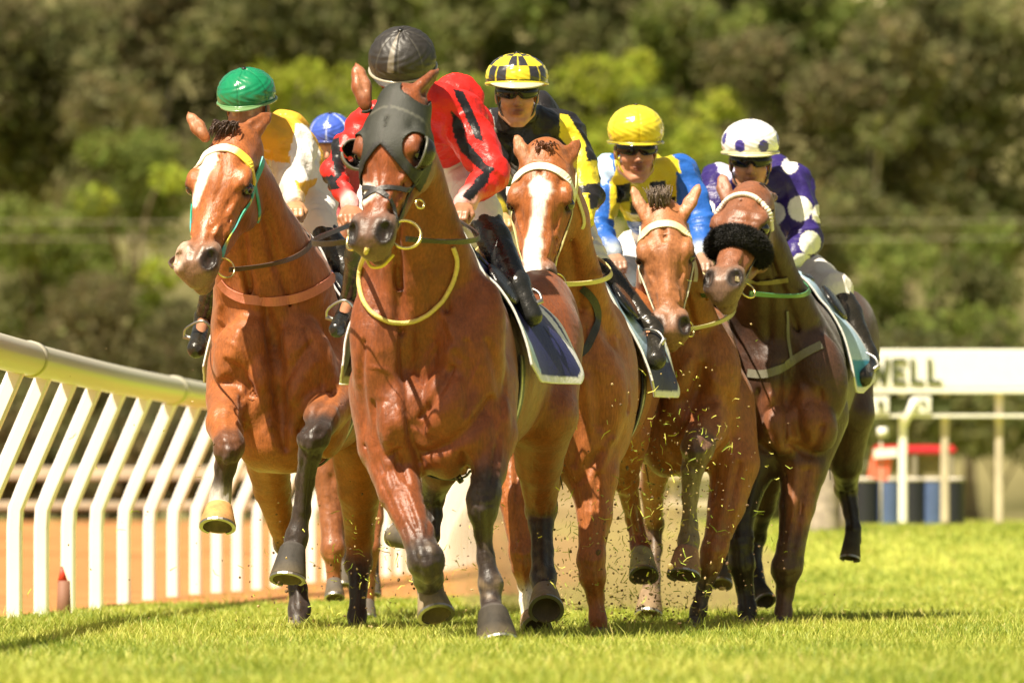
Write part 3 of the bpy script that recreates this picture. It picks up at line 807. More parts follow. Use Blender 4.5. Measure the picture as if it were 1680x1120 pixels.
def hoof_me(top, bottom, fwd, w, l, flare_=1.25):
    """hoof: horn capsule from coronet to ground surface with a hollow sole"""
    top, bottom = np.asarray(top), np.asarray(bottom); axz = unit(bottom - top)
    f = np.asarray(fwd, float); f = unit(f - axz * (f @ axz)); s = np.cross(axz, f)
    V = []; seg = 24; rings = [(-.15, .46, -.04), (0, .62, -.01), (.08, .70, .01), (.3, .78, .03), (.6, .88, .06), (.95, 1.0, .10), (1.0, .98, .11), (1.0, .80, .11), (.86, .62, .1), (.80, .3, .1)]
    L = np.linalg.norm(bottom - top)
    for t, k, sh in rings:
        c = top + axz * L * t + f * l * sh
        for j in range(seg):
            a = 2 * math.pi * j / seg; ca, sa = math.cos(a), math.sin(a)
            rl = l * (.5 if ca > 0 else .40)
            V.append(c + f * ca * rl * k + s * sa * w * .5 * k * (1 if ca > -.3 else .92))
    n = len(rings)
    fs = [(i * seg + j, i * seg + (j + 1) % seg, (i + 1) * seg + (j + 1) % seg, (i + 1) * seg + j) for i in range(n - 1) for j in range(seg)]
    fs += [tuple(range(seg - 1, -1, -1)), tuple((n - 1) * seg + j for j in range(seg))]
    me = mesh_poly(V, fs, True)
    # shoe
    V2 = []; cnt = 19
    c = top + axz * L * 1.0 + f * l * .11
    for j in range(cnt):
        a = math.radians(-148 + 296 * j / (cnt - 1)); ca, sa = math.cos(a), math.sin(a); rl = l * (.5 if ca > 0 else .40)
        for k, dz in ((1.0, -.001), (1.0, .008), (.80, .008), (.80, -.001)):
            V2.append(c + f * ca * rl * k + s * sa * w * .5 * k + axz * dz)
    fs2 = [(i * 4 + j, i * 4 + (j + 1) % 4, (i + 1) * 4 + (j + 1) % 4, (i + 1) * 4 + j) for i in range(cnt - 1) for j in range(4)] + [(3, 2, 1, 0), tuple((cnt - 1) * 4 + j for j in range(4))]
    return me, mesh_poly(V2, fs2)

class Horse:
    pass

def build_horse(sp):
    D0, s = sp['D'], F / sp['D']
    J = lambda px, py, dy=0.0: P(px, py, D0 + dy)
    R = lambda px, dy=0.0: px / F * (D0 + dy)
    col = sp['col']; h = Horse(); h.sp = sp; h.J = J; h.R = R
    th = math.radians(sp['yaw']); bk = A3(math.sin(th), math.cos(th), 0); lat = A3(math.cos(th), -math.sin(th), 0); up = A3(0, 0, 1)
    O = A3((sp['cx'] - 840) / F * D0, D0, 0); dz = sp.get('dz', 0)
    T = lambda a, b, z: O + lat * a + bk * b + up * (z + dz)
    h.T, h.lat, h.bk, h.O = T, lat, bk, O
    Rb = np.stack([lat, bk, up]); W = sp.get('w', 1.0)
    b = Blob(col)
    belly = tuple(np.array(col) * .9)
    # trunk
    b.ell(T(0, .42, 1.02), (.255 * W, .42, .36), Rb, k=.1)
    b.ell(T(0, .85, 1.05), (.285 * W, .50, .33), Rb, k=.12, col=col)
    b.ell(T(0, 1.2, 1.12), (.25 * W, .42, .28), Rb, k=.12)
    b.ell(T(0, .55, 1.36), (.10, .34, .12), Rb, k=.12)
    for sd in (-1, 1):
        b.ell(T(sd * .13, 1.52, 1.17), (.17, .34, .28), Rb @ rot((0, 1, 0), sd * 8).T, k=.08)
        b.ell(T(sd * .17 * W, .22, 1.02), (.11, .20, .33), Rb @ rot((1, 0, 0), 18), k=.06)
        b.ell(T(sd * .19 * W, .03, .96), (.08, .08, .14), Rb, k=.06)               # point of shoulder
        b.ell(T(sd * .105 * W, -.02, .88), (.10, .085, .19), Rb @ rot((0, 1, 0), -sd * 14), k=.05)   # pectorals
        b.ell(T(sd * .065 * W, .03, .75), (.07, .10, .10), Rb, k=.07)
        b.ell(T(sd * .13 * W, .0, 1.12), (.07, .10, .16), Rb @ rot((0, 1, 0), sd * 22), k=.05)
    b.cone(T(0, -.135, 1.0), .008, T(0, -.115, .70), .012, k=.04, sub=True)        # furrow between the pectorals
    for sd in (-1, 1):
        b.cone(T(sd * .20 * W, -.16, 1.08), .010, T(sd * .05 * W, -.20, .84), .007, k=.035, sub=True)   # collar line
        b.cone(T(sd * .245 * W, -.08, .94), .008, T(sd * .20 * W, -.14, .76), .010, k=.03, sub=True)
        b.cone(T(sd * .30 * W, .06, 1.18), .008, T(sd * .26 * W, .02, .92), .008, k=.035, sub=True)
        b.cone(T(sd * .13 * W, -.13, .74), .010, T(sd * .16 * W, -.06, .64), .010, k=.03, sub=True)
        b.cone(T(sd * .27 * W, .30, 1.25), .008, T(sd * .31 * W, .42, .95), .010, k=.04, sub=True)
    # neck
    nk = [(J(x, y, d), R(r, d)) for x, y, d, r in sp['neck']]
    b.chain(nk, k=.07)
    for n0 in range(len(nk) - 1):            # crest behind the windpipe: the neck is deep
        b.cone(nk[n0][0] + A3(0, .10, .05), nk[n0][1] * .75, nk[n0 + 1][0] + A3(0, .2, .08), nk[n0 + 1][1] * .8, k=.06)
    a0, a1 = nk[1][0], nk[-1][0]
    for sd in (-1, 1):                       # brachiocephalic muscles and the groove of the throat
        b.cone(nk[0][0] + lat * sd * nk[0][1] * .55 + A3(0, -.02, -.05), .045, nk[-1][0] + lat * sd * nk[-1][1] * .75 + A3(0, -.06, -.02), .075, k=.04)
    for sd in (-1, 1):                       # jugular groove
        b.cone(nk[1][0] + lat * sd * nk[1][1] * .35 + A3(0, -nk[1][1] * .98, 0), .005, nk[-1][0] + lat * sd * nk[-1][1] * .35 + A3(0, -nk[-1][1] * .95, 0), .006, k=.035, sub=True)
    # limbs
    LC = sp.get('leg', BLK)
    for lg in sp['legs']:
        pts = [(J(x, y, d), R(r, d)) for x, y, d, r in lg['p']]
        nb = lg.get('black', 3)
        for i in range(len(pts) - 1):
            c0 = col if i < nb else lg.get('col', LC)
            if lg.get('sock') is not None and i >= lg['sock']: c0 = WHT
            if i == 0: k = .06
            else: k = .02
            b.cone(pts[i][0], pts[i][1], pts[i + 1][0], pts[i + 1][1], c0, k)
            if i == len(pts) - 4 or lg.get('knee') == i:   # knee / hock swelling
                pass
        kn = lg.get('kn')
        if kn is not None:
            kp, kr = pts[kn]; axl = unit(pts[min(kn + 1, len(pts) - 1)][0] - pts[kn - 1][0])
            b.ball(kp, kr * .98, col=(col if kn <= nb - 1 else LC), k=.025)
            b.ball(kp + A3(0, -.3 * kr, 0) + axl * kr * .7, kr * .66, col=(col if kn < nb else LC), k=.02)
            b.ball(kp + lat * kr * .50 - axl * kr * .45, kr * .58, col=(col if kn < nb else LC), k=.015)
            b.ball(kp - lat * kr * .50 + axl * kr * .35, kr * .56, col=(col if kn < nb else LC), k=.015)
            # tendons of the cannon
            e = pts[min(kn + 1, len(pts) - 1)]; e2 = pts[min(kn + 2, len(pts) - 1)]
            b.cone(kp + A3(0, kr * .7, 0), kr * .4, e2[0] + A3(0, e2[1] * .7, 0), e2[1] * .5, LC if kn >= nb - 1 else col, k=.012)
        if len(pts) > 5 and lg['p'][0][2] < .5:      # split between the forearm muscles
            a_, c_ = pts[1], pts[2]; nb2 = pts[max(2, (kn or 3) - 1)]
            b.cone(a_[0] + A3(a_[1] * .15, -a_[1] * .97, 0), .005, nb2[0] + A3(nb2[1] * .1, -nb2[1] * .97, 0), .003, k=.02, sub=True)
            b.cone(a_[0] + A3(-a_[1] * .75, -a_[1] * .6, 0), .004, nb2[0] + A3(-nb2[1] * .7, -nb2[1] * .6, 0), .003, k=.016, sub=True)
        if lg.get('muscle'):
            for (x, y, d, rx, ry, an) in lg['muscle']:
                b.ell(J(x, y, d), (R(rx), R(rx) * 1.1, R(ry)), rot((0, 1, 0), an), k=.02)
        lg['pts'] = pts
    for (x, y, d, rx, rd, rz, an, kk) in sp.get('lumps', []):
        b.ell(J(x, y, d), (R(rx), rd, R(rz)), rot((0, 1, 0), an), k=kk)
    for (x0, y0, x1, y1, d, r0, r1, kk) in sp.get('grooves', []):
        b.cone(J(x0, y0, d), R(r0), J(x1, y1, d), R(r1), k=kk, sub=True)
    # head
    hd = sp['head']; p0 = J(*hd['poll']); p1 = J(*hd['nose'])
    Y = unit(p1 - p0); X = A3(*hd.get('lat', (1, 0, 0))); X = unit(X - Y * (X @ Y)); Z = np.cross(Y, X)
    if Z[1] > 0: Z = -Z
    S = np.linalg.norm(p1 - p0) / .60; RW = hd.get('w', 1.0)
    Q_ = lambda x, y, z: p0 + S * (X * x * RW + Y * y + Z * z)
    Rh = np.stack([X, Y, Z]); h.Q_, h.Rh, h.S, h.X, h.Y, h.Z = Q_, Rh, S, X, Y, Z
    hc = hd.get('col', col); mz = hd.get('muz', MUZ); dk = tuple(np.array(hc) * .75)
    b.cone(Q_(0, .00, -.07), .085 * S, Q_(0, .19, -.065), .088 * S, hc, k=.05)
    b.ell(Q_(0, .14, -.035), S * A3(.095 * RW, .13, .06), Rh, hc, k=.04)             # forehead
    b.cone(Q_(0, .17, -.075), .082 * S, Q_(0, .37, -.075), .054 * S, hc, k=.04)
    b.cone(Q_(0, .22, -.03), .040 * S, Q_(0, .47, -.035), .026 * S, hc, k=.035, flat=(Z, 1.3))  # nasal bone
    b.cone(Q_(0, .36, -.075), .052 * S, Q_(0, .50, -.075), .050 * S, hc, k=.04)
    for sd in (-1, 1):
        b.ell(Q_(sd * .055, .17, -.15), S * A3(.036, .105, .095), Rh, dk, k=.035)     # jowl
        b.ell(Q_(sd * .085, .175, -.018), S * A3(.030, .046, .030), Rh, hc, k=.022)   # brow
        b.cone(Q_(sd * .082, .215, -.075), .020 * S, Q_(sd * .060, .36, -.075), .008 * S, hc, k=.018)   # facial crest
        b.cone(Q_(sd * .072, .235, -.04), .012 * S, Q_(sd * .04, .40, -.03), .012 * S, hc, k=.02)
        b.cone(Q_(sd * .04, .22, -.18), .03 * S, Q_(sd * .022, .44, -.115), .028 * S, hc, k=.03)
        b.ell(Q_(sd * .050, .490, -.040), S * A3(.028, .058, .038), Rh, mz, k=.028)   # nostril wing
        b.ell(Q_(sd * .042, .532, -.048), S * A3(.030, .036, .038), Rh, mz, k=.028)
        b.cone(Q_(sd * .026, .475, -.006), .010 * S, Q_(sd * .020, .535, -.012), .010 * S, mz, k=.012)
        b.ell(Q_(sd * .053, .520, -.010), S * A3(.0205, .034, .028), Rh @ rot((0, 0, 1), sd * 12), (.006, .004, .003), k=.006, sub=True)
        b.ell(Q_(sd * .104, .200, -.040), S * A3(.020, .026, .022), Rh, (.02, .012, .01), k=.012, sub=True)  # eye socket
        b.cone(Q_(sd * .098, .172, -.020), .010 * S, Q_(sd * .105, .205, -.012), .008 * S, hc, k=.008)   # eyelid
    b.ell(Q_(0, .512, -.040), S * A3(.040, .050, .036), Rh, mz, k=.03)
    b.ell(Q_(0, .535, -.085), S * A3(.054, .052, .050), Rh, mz, k=.03)                 # upper lip
    b.ell(Q_(0, .530, -.135), S * A3(.036, .048, .030), Rh, mz, k=.02)                 # lower lip and chin
    b.cone(Q_(-.05, .575, -.112), .007 * S, Q_(.05, .575, -.112), .007 * S, k=.008, sub=True)
    b.cone(Q_(0, .10, .022), .004 * S, Q_(0, .16, .022), .003 * S, k=.014, sub=True)
    for sd in (-1, 1):       # hollow above the eye, hollow beside the nose bone, groove of the jaw
        b.ell(Q_(sd * .078, .115, .008), S * A3(.014, .024, .012), Rh, k=.02, sub=True)
        b.cone(Q_(sd * .062, .28, -.022), .006 * S, Q_(sd * .052, .42, -.040), .006 * S, k=.022, sub=True)
        b.cone(Q_(sd * .098, .29, -.125), .004 * S, Q_(sd * .060, .40, -.095), .004 * S, k=.016, sub=True)
        b.cone(Q_(sd * .075, .25, -.052), .0035 * S, Q_(sd * .058, .40, -.062), .003 * S, hc, k=.008)
    # ears
    for ear in hd['ears']:
        e0, e1 = J(*ear['base']), J(*ear['tip']); ad = unit(e1 - e0); L = np.linalg.norm(e1 - e0)
        fd = A3(*ear.get('open', (0, -1, 0))); fd = unit(fd - ad * (fd @ ad)); wd_ = ear.get('w', .031)
        g = lambda t, o=0: e0 + ad * L * t + fd * o
        b.cone(g(-.1), wd_ * .75, g(.35), wd_ * 1.05, hc, k=.02, flat=(fd, 1.35))
        b.cone(g(.35), wd_ * 1.05, g(.72), wd_ * .75, hc, k=.01, flat=(fd, 1.35))
        b.cone(g(.72), wd_ * .75, g(1), .004, hc, k=.008, flat=(fd, 1.35))
        ic = ear.get('inner', tuple(np.array(hc) * .55))
        b.cone(g(.22, wd_ * .9), wd_ * .42, g(.80, wd_ * .72), wd_ * .30, ic, k=.008, sub=True)
    hh = sp.get('h', .009)
    f1 = sp.get('rough', .0022)
    b.mesh(hh, disp=lambda V: f1 * wob(V, 5, 2) + .0012 * wob(V, 15, 5))
    st = [(q_, w_, a_ * 1.15) for q_, w_, a_ in sp.get('strokes', [])]
    for lg in sp['legs']:      # cannon bones, tendons and knees
        p_ = lg['p']; kn = lg.get('kn', 3); n_ = min(len(p_) - 2, kn + 3)
        if kn >= len(p_) - 1: continue
        cn = [(v[0], v[1]) for v in p_[kn:n_ + 1]]; r_ = p_[min(kn + 2, len(p_) - 1)][3]; kr = p_[kn][3]
        if len(cn) > 1:
            st.append((cn, r_ * .38, .0035)); st.append(([(x + r_ * .62, y) for x, y in cn], r_ * .28, -.0045)); st.append(([(x - r_ * .62, y) for x, y in cn], r_ * .28, -.0045))
        x, y = p_[kn][:2]
        st.append(([(x - kr * .7, y - kr * .25), (x, y - kr * .05), (x + kr * .7, y - kr * .3)], kr * .16, -.0035)); st.append(([(x - kr * .6, y + kr * .45), (x, y + kr * .6), (x + kr * .6, y + kr * .4)], kr * .16, -.0035))
        st.append(([(x - kr * .35, y - kr * .5), (x - kr * .3, y + kr * .2)], kr * .28, .004)); st.append(([(x + kr * .35, y - kr * .1), (x + kr * .3, y + kr * .4)], kr * .25, .0035))
        fr = [(v[0], v[1]) for v in p_[max(kn - 2, 0):kn + 1]]; fw = p_[max(kn - 1, 0)][3]
        if p_[0][2] < .5 and len(fr) > 1:
            st.append(([(x + fw * .25, y) for x, y in fr], fw * .18, -.004)); st.append(([(x - fw * .5, y) for x, y in fr], fw * .16, -.0035)); st.append(([(x + fw * .6, y) for x, y in fr], fw * .10, .003))
    sculpt(b, st, D0, 2.4)
    # broad, soft unevenness of the coat colour and the darker dorsal parts
    v = wob(b.V, 2.2, 3)[:, None]
    b.C = b.C * (1 + .14 * v)
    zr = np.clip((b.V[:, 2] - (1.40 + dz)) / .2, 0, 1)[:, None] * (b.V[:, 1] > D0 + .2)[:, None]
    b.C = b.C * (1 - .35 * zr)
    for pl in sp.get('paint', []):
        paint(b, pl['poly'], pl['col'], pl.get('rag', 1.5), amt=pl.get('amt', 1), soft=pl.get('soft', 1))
    if sp.get('mud'):
        vx, vy = proj(b.V)
        m = np.clip(wob(b.V, 14, 6) * 1.8 - .1, 0, 1) * np.clip((sp['mud'] - b.V[:, 2]) / .3, 0, 1)
        b.C = b.C * (1 - .45 * m[:, None]) + np.array((.30, .21, .13)) * .45 * m[:, None]
    for sd in (-1, 1):      # dark skin round the eyes
        dd = np.linalg.norm(b.V - Q_(sd * .100, .200, -.038), axis=1); k = np.exp(-(dd / (.030 * S)) ** 2)[:, None] * .9
        b.C = b.C * (1 - k) + np.array((.02, .012, .01)) * k
    h.b = b; h.bvh = bvh_of(b)
    root = empty(sp['name'], (O[0], O[1], 0), sp['label'], 'horse', 'racehorses galloping in a pack'); h.root = root
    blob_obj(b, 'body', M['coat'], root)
    # eyes
    for sd in (-1, 1):
        c = Q_(sd * .094, .200, -.040)
        bm = bmesh.new(); bmesh.ops.create_uvsphere(bm, u_segments=20, v_segments=12, radius=.0235 * S)
        bmesh.ops.translate(bm, verts=bm.verts, vec=Vector(c)); me = bpy.data.meshes.new('m'); bm.to_mesh(me); bm.free()
        me.polygons.foreach_set('use_smooth', [True] * len(me.polygons)); link('eye', me, M['eye'], root)
    for lg in sp['legs']:
        hf = lg.get('hoof')
        if not hf: continue
        a, bt = J(*hf['top']), J(*hf['bot'])
        me, sh = hoof_me(a, bt, hf.get('fwd', (0, -1, 0)), R(hf['w']), R(hf.get('l', hf['w'] * 1.1)))
        n = len(me.vertices); c = np.tile(hf.get('col', (.10, .085, .07)), (n, 1)).astype(float); lc_ = np.array(lg.get('col', LC) if lg.get('sock') is None else WHT); c[:24] = lc_; c[24:48] = lc_ * .5 + c[48] * .5 + .03; c[-72:] = (.10, .075, .05)
        c[120:168] = c[120:168] * .7 + np.array((.20, .15, .08)) * .3
        set_col(me, c)
        ho = link('hoof', me, M['hoof'], root); link('horseshoe', sh, M['metal'], ho)
    # tail
    if sp.get('tail'):
        ms = []
        rs = random.Random(5)
        for i in range(40):
            a = T(rs.uniform(-.03, .03), 1.82, 1.30); e = T(rs.uniform(-.10, .14), 2.3 + rs.uniform(-.2, .2), .75 + rs.uniform(-.15, .3))
            ms.append(tube([a, (a + e) / 2 + A3(0, .12, .1), e], [.012, .01, .002], 5))
        me = join_meshes(ms); set_col(me, sp.get('mane', (.02, .014, .01))); link('tail', me, M['mane'], root)
    # forelock and mane
    if sp.get('mane_pts'):
        ms = []; rs = random.Random(sp['cx'])
        for (x, y, d, dx, dy, n, sp_) in sp['mane_pts']:
            for i in range(n):
                a = J(x + rs.uniform(-sp_, sp_), y + rs.uniform(-5, 5), d + rs.uniform(-.03, .03))
                e = a + A3(R(dx + rs.gauss(0, 5)), rs.uniform(-.02, .03), -R(dy + rs.uniform(-8, 8)))
                mdl = (a + e) / 2 + A3(rs.uniform(-.006, .006), -.012, .012)
                ms.append(tube([a, mdl, e], [.0030, .0026, .0008], 4))
        me = join_meshes(ms); set_col(me, sp.get('mane', (.05, .035, .025))); link('mane', me, M['mane'], root)
    return h

def strap(h, pxy, w, col, name='strap', parent=None, lift=.006, th=.004, m='strap'):
    pts, nor = on_body(h.bvh, pxy, h.sp['D'] - .5, lift)
    me = ribbon(pts, nor, w, th); set_col(me, np.tile(col, (len(me.vertices), 1)))
    return link(name, me, M[m], parent or h.root)

def ring(c, r, t, nrm, mt, name, parent):
    n = unit(nrm); u = unit(np.cross(n, A3(.1, .2, 1))); v = np.cross(n, u)
    pts = [np.asarray(c) + r * (math.cos(a) * u + math.sin(a) * v) for a in np.linspace(0, 2 * math.pi, 25)]
    return link(name, tube(pts, t, 8), mt, parent)

def head_band(h, y0, y1, col, off=.006, tilt=0, name='noseband', parent=None, mt='strap', zmin=None):
    """a band round the head between two distances from the poll"""
    Yt = unit(h.Y + h.Z * math.tan(math.radians(tilt)))
    pl = [(h.Q_(0, y0, 0), -Yt), (h.Q_(0, y1, 0), Yt)]
    if zmin is not None: pl.append((h.Q_(0, 0, zmin), -h.Z))
    return band_obj(band(h.b, pl, off, colf=np.array(col), near=(h.Q_(0, (y0 + y1) / 2, -.08), .24)), name, M[mt], parent or h.root)

HS = {}
HS['front'] = dict(name='racehorse', label='bay racehorse in front, wearing a dark blinker hood over its face', D=25.0, cx=703, yaw=9.5, dz=-.06, w=.98, col=BAY, h=.0085,
    neck=[(664, 215, -.22, 38), (668, 290, -.14, 50), (674, 370, -.02, 66), (688, 450, .10, 90), (702, 540, .22, 118)],
    legs=[
        dict(p=[(635, 640, .12, 62), (636, 730, .06, 48), (656, 805, -.05, 35), (686, 880, -.18, 26), (699, 920, -.24, 28), (703, 948, -.12, 24), (706, 965, .0, 20), (708, 982, -.04, 21)], black=3, kn=4,
             muscle=[(622, 715, -.02, 18, 62, 10)], hoof=dict(top=(706, 968, -.03), bot=(716, 1012, -.10), w=62, l=66, fwd=(.1, -.9, -.35), col=(.26, .2, .13))),
        dict(p=[(782, 640, .12, 64), (806, 715, .04, 42), (801, 772, -.05, 29), (794, 815, -.14, 25), (792, 840, -.15, 23), (793, 872, -.12, 14), (797, 915, -.12, 14), (805, 958, -.14, 19.5), (805, 985, -.16, 15.5), (808, 1005, -.2, 20)], black=2, kn=3,
             muscle=[(818, 705, -.02, 18, 52, -8)], hoof=dict(top=(808, 1000, -.20), bot=(816, 1058, -.26), w=70, l=78, fwd=(.12, -1, 0), col=(.045, .038, .03))),
        dict(p=[(885, 560, 1.35, 72), (888, 680, 1.15, 60), (884, 760, 1.35, 38), (888, 835, 1.55, 24), (888, 860, 1.52, 20), (890, 905, 1.45, 17), (891, 945, 1.38, 21), (893, 975, 1.32, 18)], black=3, kn=3,
             hoof=dict(top=(894, 968, 1.30), bot=(896, 1006, 1.16), w=62, l=66, fwd=(0, -.7, .7), col=(.22, .17, .12))),
        dict(p=[(770, 560, 1.5, 70), (745, 680, 1.25, 50), (722, 770, 1.45, 30), (708, 815, 1.62, 20), (712, 845, 1.6, 13), (708, 880, 1.55, 13), (690, 890, 1.58, 14)], black=2, kn=3,
             hoof=dict(top=(684, 888, 1.58), bot=(652, 872, 1.66), w=46, l=48, fwd=(0, -.5, -.6))),
    ],
    lumps=[(620, 565, -.02, 46, .08, 100, 6, .07), (786, 560, -.02, 42, .08, 100, -8, .07), (752, 690, -.06, 40, .08, 76, 28, .05), (652, 690, -.05, 34, .08, 66, -18, .05)],
    grooves=[(696, 790, 700, 660, -.155, 4, 3, .03), (700, 690, 742, 590, -.175, 3, 2, .025), (720, 772, 790, 742, -.13, 4, 4, .025), (640, 772, 690, 752, -.12, 4, 4, .025), (652, 580, 672, 690, -.155, 3, 3, .025)],
    strokes=[
        ([(662, 545), (668, 620), (674, 690), (690, 760)], 13, -.022), ([(740, 572), (722, 610), (704, 655)], 17, .014), ([(752, 630), (735, 668), (706, 706)], 20, .018), ([(744, 602), (718, 650), (692, 684)], 7, -.012),
        ([(766, 560), (772, 620), (764, 680)], 10, -.010), ([(700, 742), (740, 726), (785, 690), (806, 655)], 12, -.022), ([(800, 690), (808, 740), (800, 775)], 16, .010), ([(760, 745), (772, 775)], 9, -.014),
        ([(632, 668), (636, 722)], 13, .016), ([(612, 660), (613, 715), (632, 748), (655, 738)], 7, -.014), ([(655, 672), (662, 712)], 12, .012), ([(650, 745), (668, 790)], 9, -.016), ([(684, 706), (690, 730)], 9, .010),
        ([(598, 560), (592, 640), (606, 715), (628, 775)], 8, -.012), ([(620, 520), (612, 590), (628, 650)], 18, .010), ([(652, 440), (655, 500), (662, 545)], 9, -.014), ([(632, 440), (640, 520)], 13, .010), ([(700, 440), (716, 520), (752, 590)], 10, -.008),
        ([(800, 560), (818, 620), (826, 680)], 9, -.009), ([(640, 770), (660, 830), (680, 880)], 6, -.008), ([(655, 765), (676, 830), (694, 880)], 6, .007), ([(812, 735), (806, 790)], 5, -.006), ([(784, 740), (788, 790)], 5, .006),
        ([(697, 925), (697, 950)], 10, .006), ([(790, 822), (792, 842)], 9, .006), ([(616, 262), (619, 305)], 5, -.006), ([(604, 262), (600, 310)], 7, .004), ([(640, 320), (622, 365)], 4, .004), ([(655, 300), (636, 370)], 5, -.004),
        ([(605, 600), (640, 610), (655, 640)], 3.5, .004), ([(720, 560), (700, 590), (690, 640)], 3.5, .004), ([(790, 590), (770, 640), (775, 690)], 3.5, .004), ([(650, 800), (668, 850), (688, 880)], 2.8, .004)],
    head=dict(poll=(650, 160, -.35), nose=(594, 412, -.62), lat=(.93, -.34, .12), w=1.12, col=BAY, muz=(.13, .075, .055),
        ears=[dict(base=(598, 165, -.34), tip=(584, 102, -.30), open=(.3, -1, 0), w=.034, inner=(.3, .12, .06)), dict(base=(674, 162, -.34), tip=(722, 112, -.22), open=(.2, -.7, -.6), w=.030)]),
    paint=[dict(poly=[(572, 335), (585, 300), (610, 300), (617, 320), (600, 336), (586, 342), (568, 350)], col=WHT, rag=2, amt=.75)],
    tail=True, mud=.45)
HS['green'] = dict(name='racehorse', label='bay racehorse with a long white stripe and turquoise bridle, leftmost beside the white rail', D=27.0, cx=452, yaw=9, dz=-.02, w=.92, col=CHEST, h=.009,
    neck=[(394, 262, -.25, 35), (410, 330, -.15, 46), (432, 400, -.02, 62), (452, 470, .1, 88), (455, 540, .2, 100)],
    legs=[
        dict(p=[(392, 600, .1, 50), (380, 655, -.02, 40), (370, 695, -.22, 31), (376, 732, -.38, 23), (370, 765, -.34, 17), (364, 800, -.32, 15), (361, 815, -.32, 17), (360, 832, -.33, 19)], black=3, sock=6, kn=3,
             hoof=dict(top=(360, 828, -.33), bot=(357, 866, -.38), w=60, l=62, fwd=(0, -1, -.15), col=(.52, .27, .10))),
        dict(p=[(516, 610, .1, 52), (540, 660, .0, 40), (526, 688, -.25, 29), (515, 714, -.38, 24), (508, 745, -.36, 18), (500, 790, -.30, 15), (495, 840, -.28, 14), (487, 880, -.28, 18), (482, 905, -.3, 19)], black=2, kn=3,
             hoof=dict(top=(481, 896, -.3), bot=(474, 952, -.36), w=60, l=60, fwd=(-.3, -1, 0), col=(.05, .045, .04))),
        dict(p=[(440, 640, 1.3, 60), (437, 730, 1.15, 42), (446, 800, 1.35, 30), (470, 890, 1.55, 19), (480, 920, 1.5, 16), (489, 965, 1.4, 15), (491, 1000, 1.35, 18), (487, 1030, 1.3, 15)], black=3, kn=3,
             hoof=dict(top=(486, 1026, 1.3), bot=(480, 1050, 1.24), w=44, l=50)),
        dict(p=[(575, 610, 1.4, 62), (588, 720, 1.15, 48), (590, 800, 1.3, 36), (590, 880, 1.5, 23), (588, 925, 1.5, 20), (588, 970, 1.4, 14), (586, 1010, 1.35, 15), (584, 1035, 1.3, 13)], black=4, kn=4,
             hoof=dict(top=(584, 1030, 1.3), bot=(582, 1056, 1.26), w=42, l=48)),
    ],
    lumps=[(400, 575, -.06, 46, .09, 62, -28, .03), (505, 590, -.06, 44, .09, 70, 18, .03), (428, 640, -.06, 34, .09, 66, -18, .04), (492, 645, -.06, 34, .09, 64, 18, .04), (455, 720, -.02, 50, .12, 52, 0, .05)],
    grooves=[(458, 570, 464, 730, -.165, 4, 5, .03), (372, 600, 420, 650, -.13, 3, 3, .025), (500, 690, 545, 640, -.13, 3, 3, .025)],
    strokes=[
        ([(432, 495), (448, 560), (456, 630), (462, 705), (468, 735)], 13, -.024), ([(392, 545), (378, 590), (362, 618)], 16, .014), ([(426, 596), (430, 632)], 18, .018), ([(372, 590), (400, 615), (412, 655), (408, 690)], 8, -.015),
        ([(470, 545), (474, 590)], 12, .010), ([(480, 655), (498, 620), (516, 595)], 18, .018), ([(470, 625), (490, 590), (512, 560)], 7, -.012), ([(500, 540), (520, 590), (528, 640)], 8, -.010), ([(492, 706), (520, 672), (548, 640)], 11, -.018),
        ([(398, 650), (404, 700)], 10, -.014), ([(400, 640), (396, 610)], 8, .008), ([(446, 650), (444, 700)], 14, .012), ([(400, 440), (420, 490)], 9, -.010), ([(362, 500), (352, 560)], 10, .008), ([(420, 280), (440, 360), (450, 440)], 9, -.008),
        ([(395, 296), (372, 335), (350, 368)], 6, .007), ([(388, 312), (360, 356), (340, 392)], 5, -.006), ([(368, 250), (366, 290), (352, 330)], 6, -.006), ([(330, 262), (318, 300)], 5, -.005), ([(345, 380), (330, 400)], 5, .004), ([(400, 330), (392, 380), (370, 410)], 8, -.005),
        ([(372, 560), (395, 575), (405, 610)], 3, .004), ([(500, 560), (485, 590), (492, 630)], 3, .004), ([(360, 520), (380, 540)], 3, .004), ([(505, 760), (498, 840)], 5, .004), ([(514, 760), (503, 850)], 4, -.005)],
    head=dict(poll=(378, 222, -.33), nose=(306, 452, -.68), lat=(.95, -.28, .10), w=1.08, col=CHEST, muz=(.20, .115, .075),
        ears=[dict(base=(334, 222, -.36), tip=(307, 184, -.33), open=(.2, -1, 0), w=.028, inner=(.35, .16, .08)), dict(base=(403, 222, -.3), tip=(446, 184, -.2), open=(-.1, -.9, .1), w=.036)]),
    paint=[dict(poly=[(326, 262), (336, 250), (352, 246), (358, 262), (350, 275), (340, 290), (330, 320), (322, 340), (314, 338), (320, 310), (328, 280)], col=WHT, rag=2),
           dict(poly=[(280, 400), (300, 390), (312, 404), (302, 430), (290, 452), (278, 430)], col=(.6, .42, .32), rag=3, amt=.6)],
    mane=(.06, .035, .025), mane_pts=[(372, 204, -.34, -10, 14, 150, 20)], tail=True)
